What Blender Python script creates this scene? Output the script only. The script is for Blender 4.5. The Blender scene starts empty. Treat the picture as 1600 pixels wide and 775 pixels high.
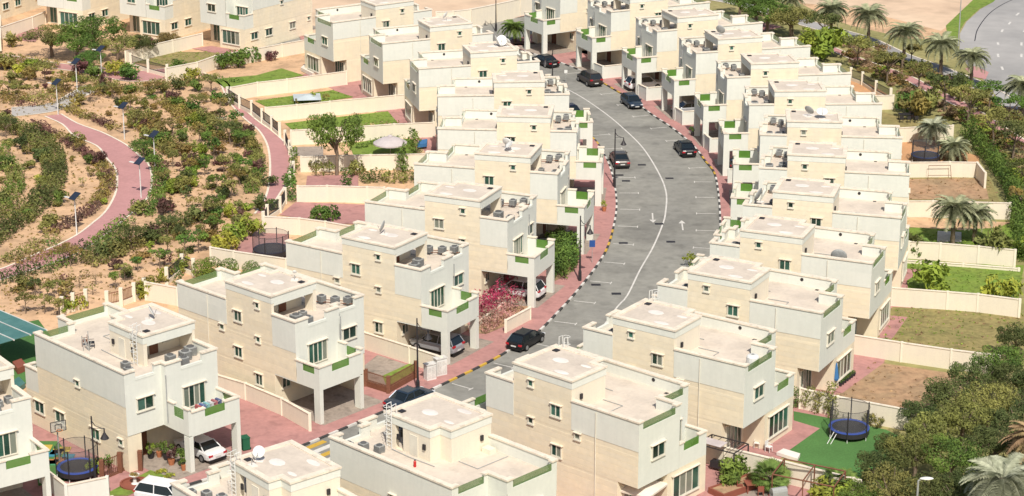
import bpy, bmesh, math, random
from mathutils import Vector, Matrix, noise
from mathutils.geometry import tessellate_polygon
R = math.radians
rnd = random.Random(7)
SC = bpy.context.scene
COL = SC.collection

# ---------------------------------------------------------------- camera, sky, sun, exposure
cam_d = bpy.data.cameras.new('camera'); cam = bpy.data.objects.new('camera', cam_d); COL.objects.link(cam)
cam.location = (0, 0, 69.049); cam.rotation_euler = (R(90 - 18.35806), 0, 0)
cam_d.sensor_width = 36; cam_d.lens = 77.155; cam_d.clip_start = 1; cam_d.clip_end = 9000
SC.camera = cam
SUN = Vector((0.15, -0.99, 0)).normalized() * math.cos(R(50)) + Vector((0, 0, math.sin(R(50))))
w = bpy.data.worlds.new('World'); SC.world = w; w.use_nodes = True
nt = w.node_tree; nt.nodes.clear()
o_ = nt.nodes.new('ShaderNodeOutputWorld'); b_ = nt.nodes.new('ShaderNodeBackground'); s_ = nt.nodes.new('ShaderNodeTexSky')
s_.sky_type = 'NISHITA'; s_.sun_disc = False; s_.sun_elevation = R(50); s_.sun_rotation = math.atan2(SUN.x, SUN.y)
s_.altitude = 0; s_.air_density = 1.0; s_.dust_density = 2.5; s_.ozone_density = 1.0
nt.links.new(s_.outputs[0], b_.inputs[0]); b_.inputs[1].default_value = 0.095; nt.links.new(b_.outputs[0], o_.inputs[0])
sl = bpy.data.lights.new('sun', 'SUN'); sl.energy = 4.5; sl.angle = R(0.55); sl.color = (1.0, 0.94, 0.84)
so = bpy.data.objects.new('sun', sl); COL.objects.link(so)
so.rotation_euler = (-SUN).to_track_quat('-Z', 'Y').to_euler()
SC.view_settings.view_transform = 'Standard'; SC.view_settings.look = 'None'
SC.view_settings.exposure = 0.06; SC.view_settings.gamma = 1; SC.view_settings.use_curve_mapping = False
SC.render.engine = 'CYCLES'
SC.cycles.max_bounces = 6; SC.cycles.transparent_max_bounces = 12; SC.cycles.use_adaptive_sampling = True
SC.cycles.caustics_reflective = False; SC.cycles.caustics_refractive = False

# ---------------------------------------------------------------- materials
MATS = {}
def mat(name, col, rough=0.8, var=0.10, scale=0.6, bump=0.0, bscale=6.0, spec=0.3, metal=0.0, hue=None, rand=0.0,
        alpha=1.0, col2=None, fine=0.0, fscale=8.0, transl=0.0, streak=0.0):
    """procedural material: base colour varied by large noise (towards col2), fine noise, per-object random"""
    if name in MATS: return MATS[name]
    m = bpy.data.materials.new(name); m.use_nodes = True; n = m.node_tree; N = n.nodes; L = n.links
    p = N['Principled BSDF']; p.inputs['Roughness'].default_value = rough; p.inputs['Metallic'].default_value = metal
    p.inputs['Specular IOR Level'].default_value = spec
    tc = N.new('ShaderNodeTexCoord'); oi = N.new('ShaderNodeObjectInfo')
    add = N.new('ShaderNodeVectorMath'); add.operation = 'ADD'
    sc = N.new('ShaderNodeVectorMath'); sc.operation = 'SCALE'; sc.inputs[0].default_value = (37, 91, 53)
    L.new(oi.outputs['Random'], sc.inputs['Scale']); L.new(tc.outputs['Object'], add.inputs[0]); L.new(sc.outputs[0], add.inputs[1])
    c2 = col2 if col2 else tuple(c * (1 - var * 2) for c in col)
    nz = N.new('ShaderNodeTexNoise'); nz.inputs['Scale'].default_value = scale; nz.inputs['Detail'].default_value = 5
    nz.inputs['Roughness'].default_value = 0.6
    L.new(add.outputs[0], nz.inputs['Vector'])
    rp = N.new('ShaderNodeValToRGB'); rp.color_ramp.elements[0].position = 0.33; rp.color_ramp.elements[1].position = 0.66
    rp.color_ramp.elements[0].color = (*c2, 1); rp.color_ramp.elements[1].color = (*col, 1)
    L.new(nz.outputs['Fac'], rp.inputs[0]); out = rp.outputs[0]
    if fine:
        nf = N.new('ShaderNodeTexNoise'); nf.inputs['Scale'].default_value = fscale; nf.inputs['Detail'].default_value = 4
        L.new(add.outputs[0], nf.inputs['Vector'])
        mr = N.new('ShaderNodeMapRange'); mr.inputs['From Min'].default_value = 0.3; mr.inputs['From Max'].default_value = 0.7
        mr.inputs['To Min'].default_value = 1 - fine; mr.inputs['To Max'].default_value = 1 + fine
        L.new(nf.outputs['Fac'], mr.inputs['Value'])
        mx = N.new('ShaderNodeVectorMath'); mx.operation = 'SCALE'; L.new(out, mx.inputs[0]); L.new(mr.outputs[0], mx.inputs['Scale']); out = mx.outputs[0]
    if streak:
        mp = N.new('ShaderNodeMapping'); mp.inputs['Scale'].default_value = (3.2, 3.2, 0.25); L.new(add.outputs[0], mp.inputs[0])
        ns = N.new('ShaderNodeTexNoise'); ns.inputs['Scale'].default_value = 1.0; ns.inputs['Detail'].default_value = 6
        L.new(mp.outputs[0], ns.inputs['Vector'])
        ms = N.new('ShaderNodeMapRange'); ms.inputs['From Min'].default_value = 0.35; ms.inputs['From Max'].default_value = 0.62
        ms.inputs['To Min'].default_value = 1 - streak; ms.inputs['To Max'].default_value = 1.0
        L.new(ns.outputs['Fac'], ms.inputs['Value'])
        mx2 = N.new('ShaderNodeVectorMath'); mx2.operation = 'SCALE'; L.new(out, mx2.inputs[0]); L.new(ms.outputs[0], mx2.inputs['Scale']); out = mx2.outputs[0]
    if rand or hue:
        hs = N.new('ShaderNodeHueSaturation'); L.new(out, hs.inputs['Color'])
        a = N.new('ShaderNodeMapRange'); a.inputs['To Min'].default_value = 1 - rand; a.inputs['To Max'].default_value = 1 + rand
        L.new(oi.outputs['Random'], a.inputs['Value']); L.new(a.outputs[0], hs.inputs['Value'])
        if hue:
            wn = N.new('ShaderNodeTexWhiteNoise'); wn.noise_dimensions = '1D'; L.new(oi.outputs['Random'], wn.inputs['W'])
            b = N.new('ShaderNodeMapRange'); b.inputs['To Min'].default_value = 0.5 - hue; b.inputs['To Max'].default_value = 0.5 + hue
            L.new(wn.outputs['Value'], b.inputs['Value']); L.new(b.outputs[0], hs.inputs['Hue'])
        out = hs.outputs[0]
    L.new(out, p.inputs['Base Color'])
    if bump:
        nb = N.new('ShaderNodeTexNoise'); nb.inputs['Scale'].default_value = bscale; nb.inputs['Detail'].default_value = 4
        L.new(add.outputs[0], nb.inputs['Vector'])
        bp = N.new('ShaderNodeBump'); bp.inputs['Strength'].default_value = min(1, bump); bp.inputs['Distance'].default_value = 0.05
        L.new(nb.outputs['Fac'], bp.inputs['Height']); L.new(bp.outputs[0], p.inputs['Normal'])
    if alpha < 1: p.inputs['Alpha'].default_value = alpha
    if transl:
        tr = N.new('ShaderNodeBsdfTranslucent'); L.new(out, tr.inputs['Color'])
        ms_ = N.new('ShaderNodeMixShader'); ms_.inputs[0].default_value = transl
        L.new(p.outputs[0], ms_.inputs[1]); L.new(tr.outputs[0], ms_.inputs[2]); L.new(ms_.outputs[0], N['Material Output'].inputs[0])
    MATS[name] = m
    return m

def glass(name, col, alpha, rough=0.08):
    m = mat(name, col, rough=rough, var=0.08, scale=0.5, spec=0.6); m.node_tree.nodes['Principled BSDF'].inputs['Alpha'].default_value = alpha
    return m

M = dict(
    stone=mat('beige_stone', (0.80, 0.705, 0.525), 0.85, scale=0.6, col2=(0.735, 0.665, 0.52), fine=0.04, fscale=1.7, rand=0.035, streak=0.035),
    white=mat('white_render', (0.715, 0.725, 0.655), 0.8, scale=0.35, col2=(0.67, 0.685, 0.62), fine=0.02, fscale=3, streak=0.035),
    cream=mat('cream_render', (0.78, 0.705, 0.56), 0.85, scale=0.5, col2=(0.73, 0.665, 0.55), fine=0.03, streak=0.035),
    coping=mat('coping_stone', (0.79, 0.71, 0.58), 0.8, scale=1.2, col2=(0.70, 0.61, 0.50), fine=0.05),
    drip=mat('coping_underside', (0.33, 0.26, 0.20), 0.9),
    roof=mat('roof_screed', (0.665, 0.58, 0.485), 0.9, scale=0.55, col2=(0.575, 0.50, 0.42), fine=0.05, fscale=3.5, bump=0.2),
    patch=mat('roof_mortar', (0.80, 0.74, 0.68), 0.9),
    frame=mat('window_frame', (0.76, 0.72, 0.61), 0.5),
    pane=mat('window_glass', (0.018, 0.055, 0.040), 0.12, scale=0.8, col2=(0.03, 0.10, 0.075), spec=0.7, rand=0.65),
    balglass=glass('green_glass', (0.12, 0.27, 0.045), 0.78, 0.15),
    balroof=glass('clear_green_glass', (0.15, 0.25, 0.08), 0.60, 0.2),
    palepath=mat('pale_path', (0.46, 0.43, 0.40), 0.95, scale=.4, fine=.08),
    dark=mat('dark_metal', (0.035, 0.032, 0.035), 0.5),
    grey=mat('grey_metal', (0.36, 0.37, 0.36), 0.55, fine=0.1),
    acgrill=mat('grill', (0.12, 0.12, 0.12), 0.7),
    white_metal=mat('white_metal', (0.75, 0.75, 0.72), 0.4),
    wood=mat('brown_wood', (0.20, 0.085, 0.05), 0.7, fine=0.15),
    asphalt=mat('asphalt', (0.285, 0.278, 0.248), 0.95, scale=0.16, col2=(0.225, 0.22, 0.20), fine=0.10, fscale=1.3, bump=0.3, bscale=12),
    bigroad=mat('highway_asphalt', (0.40, 0.385, 0.37), 0.95, scale=0.06, col2=(0.27, 0.265, 0.26), fine=0.05, fscale=0.6),
    pink=mat('pink_paving', (0.46, 0.235, 0.215), 0.95, scale=0.35, col2=(0.38, 0.20, 0.185), fine=0.08, fscale=2.5, bump=0.2, bscale=10),
    pinkpath=mat('pink_path', (0.50, 0.26, 0.25), 0.95, scale=0.25, col2=(0.43, 0.225, 0.215), fine=0.06, fscale=2.2),
    brick=mat('grey_brick_paving', (0.36, 0.30, 0.25), 0.95, scale=0.6, col2=(0.28, 0.235, 0.20), fine=0.12, fscale=4),
    paint=mat('road_paint', (0.66, 0.64, 0.60), 0.8, scale=2, col2=(0.52, 0.50, 0.47), fine=0.1),
    kw=mat('kerb_white', (0.66, 0.64, 0.60), 0.8, fine=0.1), kb=mat('kerb_black', (0.06, 0.06, 0.06), 0.8, fine=0.2),
    ky=mat('kerb_yellow', (0.60, 0.38, 0.06), 0.8, fine=0.1),
    sand=mat('sand', (0.66, 0.43, 0.26), 0.98, scale=0.07, col2=(0.55, 0.36, 0.215), fine=0.10, fscale=0.9, bump=0.8, bscale=2.5),
    sand2=mat('pale_sand', (0.68, 0.52, 0.37), 0.98, scale=0.03, col2=(0.60, 0.43, 0.30), fine=0.08, fscale=0.4, bump=0.5, bscale=0.8),
    turf=mat('artificial_turf', (0.085, 0.20, 0.055), 0.95, scale=0.4, fine=0.12, fscale=6, bump=0.3, bscale=20),
    lawn=mat('lawn', (0.15, 0.24, 0.035), 0.98, scale=0.5, col2=(0.20, 0.26, 0.05), fine=0.18, fscale=4, bump=0.4, bscale=15),
    drylawn=mat('dry_lawn', (0.30, 0.24, 0.10), 0.98, scale=0.35, col2=(0.22, 0.20, 0.075), fine=0.16, fscale=2.5, bump=0.4, bscale=15),
    dirt=mat('bare_soil', (0.44, 0.27, 0.16), 0.98, scale=0.25, col2=(0.31, 0.22, 0.13), fine=0.15, fscale=1.5, bump=0.8, bscale=6),
    orange=mat('red_sand', (0.58, 0.32, 0.16), 0.98, scale=0.3, fine=0.1, bump=0.5, bscale=6),
    verge=mat('verge_ground', (0.34, 0.29, 0.13), 0.98, scale=0.10, col2=(0.22, 0.22, 0.08), fine=0.2, fscale=1.2, bump=0.8, bscale=4),
    bark=mat('bark', (0.20, 0.15, 0.11), 0.95, fine=0.2),
)
def leaf(name, c, c2, rand=0.18, hue=0.018):
    c = tuple(x * 1.30 for x in c); c2 = tuple(x * 1.12 for x in c2)
    return mat(name, c, 0.75, scale=0.55, col2=c2, fine=0.25, fscale=2.2, rand=rand, hue=hue, transl=0.18, spec=0.15)
def spots(m, scale, lo, hi, dark):
    """stains and wear: darker blotches multiplied into the base colour"""
    n = m.node_tree; p = n.nodes['Principled BSDF']; src = p.inputs['Base Color'].links[0].from_socket
    tc = n.nodes.new('ShaderNodeTexCoord'); nz = n.nodes.new('ShaderNodeTexNoise'); nz.inputs['Scale'].default_value = scale; nz.inputs['Detail'].default_value = 7
    n.links.new(tc.outputs['Object'], nz.inputs['Vector']); mr = n.nodes.new('ShaderNodeMapRange'); mr.inputs['From Min'].default_value = lo; mr.inputs['From Max'].default_value = hi
    mr.inputs['To Min'].default_value = 1; mr.inputs['To Max'].default_value = dark; n.links.new(nz.outputs['Fac'], mr.inputs['Value'])
    v = n.nodes.new('ShaderNodeVectorMath'); v.operation = 'SCALE'; n.links.new(src, v.inputs[0]); n.links.new(mr.outputs[0], v.inputs['Scale']); n.links.new(v.outputs[0], p.inputs['Base Color'])
spots(M['asphalt'], .45, .58, .68, .80); spots(M['asphalt'], .09, .52, .56, .86); spots(M['asphalt'], 2.2, .62, .70, .88)
spots(M['pink'], .8, .55, .68, .80); spots(M['brick'], 1.2, .55, .66, .72); spots(M['roof'], .9, .58, .68, .90); spots(M['roof'], .35, .50, .60, .94)
spots(M['lawn'], 1.1, .52, .64, .70); spots(M['drylawn'], .9, .5, .62, .76); spots(M['dirt'], 1.3, .52, .62, .78); spots(M['sand'], .35, .50, .62, .78); spots(M['sand'], 1.6, .57, .66, .75); spots(M['sand2'], .12, .50, .62, .82)
spots(M['coping'], 1.6, .55, .66, .82); spots(M['bigroad'], .05, .50, .56, .84)
def curtains(m):
    n = m.node_tree; p = n.nodes['Principled BSDF']; src = p.inputs['Base Color'].links[0].from_socket; oi = n.nodes.new('ShaderNodeObjectInfo')
    wn = n.nodes.new('ShaderNodeTexWhiteNoise'); wn.noise_dimensions = '1D'; n.links.new(oi.outputs['Random'], wn.inputs['W'])
    st = n.nodes.new('ShaderNodeMapRange'); st.inputs['From Min'].default_value = .80; st.inputs['From Max'].default_value = .86; n.links.new(wn.outputs['Value'], st.inputs['Value'])
    mx = n.nodes.new('ShaderNodeMix'); mx.data_type = 'RGBA'; mx.inputs['B'].default_value = (.20, .22, .18, 1)
    n.links.new(st.outputs[0], mx.inputs['Factor']); n.links.new(src, mx.inputs['A']); n.links.new(mx.outputs['Result'], p.inputs['Base Color'])
curtains(M['pane'])
LF = dict(
    olive=leaf('leaf_olive', (0.235, 0.225, 0.065), (0.125, 0.135, 0.045)),
    green=leaf('leaf_green', (0.130, 0.195, 0.038), (0.055, 0.105, 0.028)),
    dark=leaf('leaf_dark', (0.105, 0.125, 0.040), (0.055, 0.075, 0.028)),
    yellow=leaf('leaf_yellow', (0.36, 0.33, 0.05), (0.17, 0.21, 0.04)),
    lime=leaf('leaf_lime', (0.26, 0.30, 0.045), (0.13, 0.19, 0.035)),
    rust=leaf('leaf_rust', (0.26, 0.185, 0.055), (0.12, 0.115, 0.045)),
    purple=leaf('leaf_purple', (0.145, 0.062, 0.060), (0.085, 0.060, 0.045)),
    magenta=leaf('petal_magenta', (0.40, 0.045, 0.13), (0.20, 0.05, 0.08), 0.1, 0.01),
    pinkf=leaf('petal_pink', (0.50, 0.24, 0.24), (0.20, 0.15, 0.10), 0.1, 0.01),
    palm=leaf('palm_frond', (0.34, 0.35, 0.22), (0.21, 0.23, 0.13), 0.12, 0.01),
    palmg=leaf('palm_frond_green', (0.16, 0.23, 0.055), (0.09, 0.14, 0.035), 0.12, 0.01),
    silver=leaf('palm_frond_silver', (0.36, 0.37, 0.27), (0.24, 0.26, 0.17), 0.1, 0.01),
    dry=leaf('leaf_dry', (0.38, 0.28, 0.15), (0.25, 0.18, 0.10)),
)

# ---------------------------------------------------------------- mesh builder
class MB:
    def __init__(s, chir=1): s.v = []; s.f = []; s.c = chir
    def box(s, x0, x1, y0, y1, z0, z1):
        b = len(s.v); c = s.c
        s.v += [(x, y * c, z) for z in (z0, z1) for x, y in ((x0, y0), (x1, y0), (x1, y1), (x0, y1))]
        F = [(3, 2, 1, 0), (4, 5, 6, 7), (0, 1, 5, 4), (1, 2, 6, 5), (2, 3, 7, 6), (3, 0, 4, 7)]
        s.f += [tuple(b + i for i in (f if c > 0 else f[::-1])) for f in F]; return s
    def quad(s, *p):
        b = len(s.v); s.v += [(x, y * s.c, z) for x, y, z in p]; s.f.append(tuple(range(b, b + len(p)))); return s
    def obox(s, p, q, w, z0, z1, ext=0.0):
        """box along the ground line p-q"""
        d = Vector((q[0] - p[0], q[1] - p[1])); l = d.length or 1e-6; d /= l; n = Vector((-d.y, d.x)) * (w / 2)
        a = Vector(p[:2]) - d * ext; e = Vector(q[:2]) + d * ext; b = len(s.v)
        for z in (z0, z1): s.v += [(*(a - n), z), (*(e - n), z), (*(e + n), z), (*(a + n), z)]
        s.f += [tuple(b + i for i in f) for f in [(3, 2, 1, 0), (4, 5, 6, 7), (0, 1, 5, 4), (1, 2, 6, 5), (2, 3, 7, 6), (3, 0, 4, 7)]]
        return s
    def tube(s, pts, r, n=6, cap=True):
        pts = [Vector((p[0], p[1] * s.c, p[2])) for p in pts]; rs = r if isinstance(r, (list, tuple)) else [r] * len(pts); b0 = len(s.v)
        for i, p in enumerate(pts):
            t = (pts[min(i + 1, len(pts) - 1)] - pts[max(i - 1, 0)]).normalized()
            a = t.cross(Vector((0, 0, 1)) if abs(t.z) < 0.95 else Vector((1, 0, 0))).normalized(); c = t.cross(a)
            for k in range(n):
                an = 2 * math.pi * k / n; s.v.append(tuple(p + (a * math.cos(an) + c * math.sin(an)) * rs[i]))
        for i in range(len(pts) - 1):
            for k in range(n):
                k2 = (k + 1) % n; s.f.append((b0 + i * n + k, b0 + (i + 1) * n + k, b0 + (i + 1) * n + k2, b0 + i * n + k2))
        if cap:
            s.f.append(tuple(b0 + k for k in range(n))); s.f.append(tuple(b0 + (len(pts) - 1) * n + k for k in range(n))[::-1])
        return s
    def lathe(s, c, prof, n=12):
        """prof: list of (r, z)"""
        b = len(s.v); cx, cy = c[0], c[1] * s.c
        for r, z in prof:
            for k in range(n):
                a = 2 * math.pi * k / n; s.v.append((cx + r * math.cos(a), cy + r * math.sin(a), z))
        for i in range(len(prof) - 1):
            for k in range(n):
                k2 = (k + 1) % n; s.f.append((b + i * n + k, b + i * n + k2, b + (i + 1) * n + k2, b + (i + 1) * n + k))
        s.f.append(tuple(b + k for k in range(n))[::-1]); s.f.append(tuple(b + (len(prof) - 1) * n + k for k in range(n)))
        return s
    def ball(s, c, r, n=8, m=6):
        rr = r if isinstance(r, (tuple, list)) else (r, r, r); b = len(s.v)
        for i in range(m + 1):
            th = math.pi * i / m
            for k in range(n):
                a = 2 * math.pi * k / n
                s.v.append((c[0] + rr[0] * math.sin(th) * math.cos(a), c[1] + rr[1] * math.sin(th) * math.sin(a), c[2] + rr[2] * math.cos(th)))
        for i in range(m):
            for k in range(n):
                k2 = (k + 1) % n; s.f.append((b + i * n + k, b + (i + 1) * n + k, b + (i + 1) * n + k2, b + i * n + k2))
        return s
    def mesh(s, name, m=None, smooth=False, bevel=0):
        me = bpy.data.meshes.new(name); me.from_pydata(s.v, [], s.f)
        if m: me.materials.append(M[m] if isinstance(m, str) else m)
        if smooth: me.polygons.foreach_set('use_smooth', [True] * len(me.polygons))
        me.update(); return me
    def build(s, name, m=None, parent=None, smooth=False, **k):
        return link(name, s.mesh(name, m, smooth), parent, **k)

def link(name, data, parent=None, loc=None, rz=None, label=None, cat=None, group=None, kind=None, scale=None):
    o = bpy.data.objects.new(name, data); COL.objects.link(o)
    if parent: o.parent = parent
    if loc is not None: o.location = (loc[0], loc[1], loc[2] if len(loc) > 2 else 0)
    if rz is not None: o.rotation_euler = (0, 0, rz)
    if scale is not None: o.scale = scale if isinstance(scale, (tuple, list)) else (scale,) * 3
    if label: o['label'] = label
    if cat: o['category'] = cat
    if group: o['group'] = group
    if kind: o['kind'] = kind
    return o
def empty(name, loc, rz=0, **k): return link(name, None, None, loc, rz, **k)
def copytree(o, parent=None):
    c = o.copy(); COL.objects.link(c)
    if parent: c.parent = parent
    for ch in list(KIDS.get(o, ())) or [x for x in o.children]: copytree(ch, c)
    return c
KIDS = {}
ORD = ['first', 'second', 'third', 'fourth', 'fifth', 'sixth', 'seventh', 'eighth', 'ninth', 'tenth', 'eleventh', 'twelfth',
       'thirteenth', 'fourteenth', 'fifteenth', 'sixteenth', 'seventeenth']
def poly_mesh(name, pts, z, m):
    t = tessellate_polygon([[Vector((p[0], p[1], 0)) for p in pts]])
    me = bpy.data.meshes.new(name); me.from_pydata([(p[0], p[1], z) for p in pts], [], [tuple(f) for f in t])
    bm = bmesh.new(); bm.from_mesh(me); bmesh.ops.recalc_face_normals(bm, faces=bm.faces[:])
    for f in bm.faces:
        if f.normal.z < 0: f.normal_flip()
    bm.to_mesh(me); bm.free(); me.materials.append(M[m]); return me
def curve(pts, step=1.5):
    """Catmull-Rom resample"""
    P = [Vector(p[:2]) for p in pts]; P = [P[0] * 2 - P[1]] + P + [P[-1] * 2 - P[-2]]; out = []
    for i in range(1, len(P) - 2):
        n = max(1, int((P[i + 1] - P[i]).length / step))
        for k in range(n):
            t = k / n
            out.append(0.5 * ((2 * P[i]) + (P[i + 1] - P[i - 1]) * t + (2 * P[i - 1] - 5 * P[i] + 4 * P[i + 1] - P[i + 2]) * t * t
                       + (3 * P[i] - P[i - 1] - 3 * P[i + 1] + P[i + 2]) * t ** 3))
    out.append(P[-2].copy()); return out
def offset(P, d):
    out = []
    for i, p in enumerate(P):
        t = (P[min(i + 1, len(P) - 1)] - P[max(i - 1, 0)]).normalized(); out.append(p + Vector((-t.y, t.x)) * d)
    return out
def strip(A, B, z, name, m, **k):
    n = min(len(A), len(B)); mb = MB()
    mb.v = [(p[0], p[1], z) for p in A[:n]] + [(p[0], p[1], z) for p in B[:n]]
    mb.f = [(i, i + 1, n + i + 1, n + i) for i in range(n - 1)]
    a, b = Vector(A[1][:2]) - Vector(A[0][:2]), Vector(B[0][:2]) - Vector(A[0][:2])
    if a.x * b.y - a.y * b.x < 0: mb.f = [f[::-1] for f in mb.f]
    return mb.build(name, m, kind='structure', **k)

# ---------------------------------------------------------------- the villa type: u runs garden -> street, v from the flush side across
W_ = 8.17
def make_windows(parent, c):
    def win(plane, a0, a1, z0, z1, n=2, hood=True, sill=True, at=0.0, sgn=1):
        """plane 'v' : wall at v=at, outside towards sgn*v ; plane 'u' : wall at u=at, outside towards sgn*u"""
        def B(mb, p0, p1, q0, q1, d0, d1):
            lo, hi = sorted((at + sgn * d0, at + sgn * d1))
            if plane == 'v': mb.box(p0, p1, lo, hi, q0, q1)
            else: mb.box(lo, hi, p0, p1, q0, q1)
        f = MB(c); t = 0.07
        B(f, a0 - t, a0, z0 - t, z1 + t, 0.0, 0.10); B(f, a1, a1 + t, z0 - t, z1 + t, 0.0, 0.10)
        B(f, a0, a1, z1, z1 + t, 0.0, 0.10); B(f, a0, a1, z0 - t, z0, 0.0, 0.10)
        wd = (a1 - a0) / n
        for i in range(1, n): B(f, a0 + i * wd - 0.035, a0 + i * wd + 0.035, z0, z1, 0.0, 0.075)
        w = f.build('window', 'frame', parent)
        for i in range(n):
            g = MB(c); B(g, a0 + i * wd + 0.035 * (i > 0), a0 + (i + 1) * wd - 0.035 * (i < n - 1), z0, z1, 0.0, 0.03); g.build('pane', 'pane', w)
        if hood:
            hh = MB(c); B(hh, a0 - 0.2, a1 + 0.12, z1 + t + 0.01, z1 + t + 0.06, 0.0, 0.20); hh.build('hood', 'coping', w)
        if sill:
            ss = MB(c); B(ss, a0 - 0.12, a1 + 0.12, z0 - t - 0.09, z0 - t, 0.0, 0.13); ss.build('sill', 'frame', w)
    V = lambda *a, **k: win('v', *a, at=-0.012, sgn=-1, **k)
    V(7.30, 8.15, 6.55, 7.38); V(9.98, 10.36, 8.28, 8.70, 1); V(9.95, 10.35, 5.32, 5.72, 1)
    V(5.42, 5.86, 5.32, 5.70, 1); V(7.20, 8.05, 3.38, 4.20); V(9.72, 10.48, 1.55, 2.45)
    F = lambda *a, **k: win('v', *a, at=W_ + 0.012, sgn=1, **k)
    F(7.40, 7.85, 5.32, 5.75, 1); F(1.25, 2.5, 1.4, 2.3); F(4.2, 5.45, 1.4, 2.3); F(9.15, 10.25, 1.5, 2.35); F(12.95, 13.38, 2.1, 2.5, 1)
    win('u', 1.35, 3.30, 4.10, 5.78, 4, at=14.65, sgn=1, sill=False)
    win('u', 5.75, 7.15, 4.82, 5.75, 2, at=14.05, sgn=1)
    win('u', 1.55, 2.92, 4.85, 5.80, 2, at=-0.03, sgn=-1)
    win('u', 4.15, 7.20, 0.75, 2.50, 4, at=-0.012, sgn=-1)
    win('u', 5.30, 7.30, 3.35, 5.60, 4, at=1.81, sgn=-1, sill=False)
    win('u', 0.70, 3.00, 0.25, 2.45, 4, at=1.85, sgn=-1, sill=False)
    win('u', 0.75, 1.55, 1.55, 2.35, 2, at=12.0, sgn=1)
    win('u', 0.85, 1.75, 8.0, 8.6, 2, at=10.1, sgn=1, hood=False)

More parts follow.
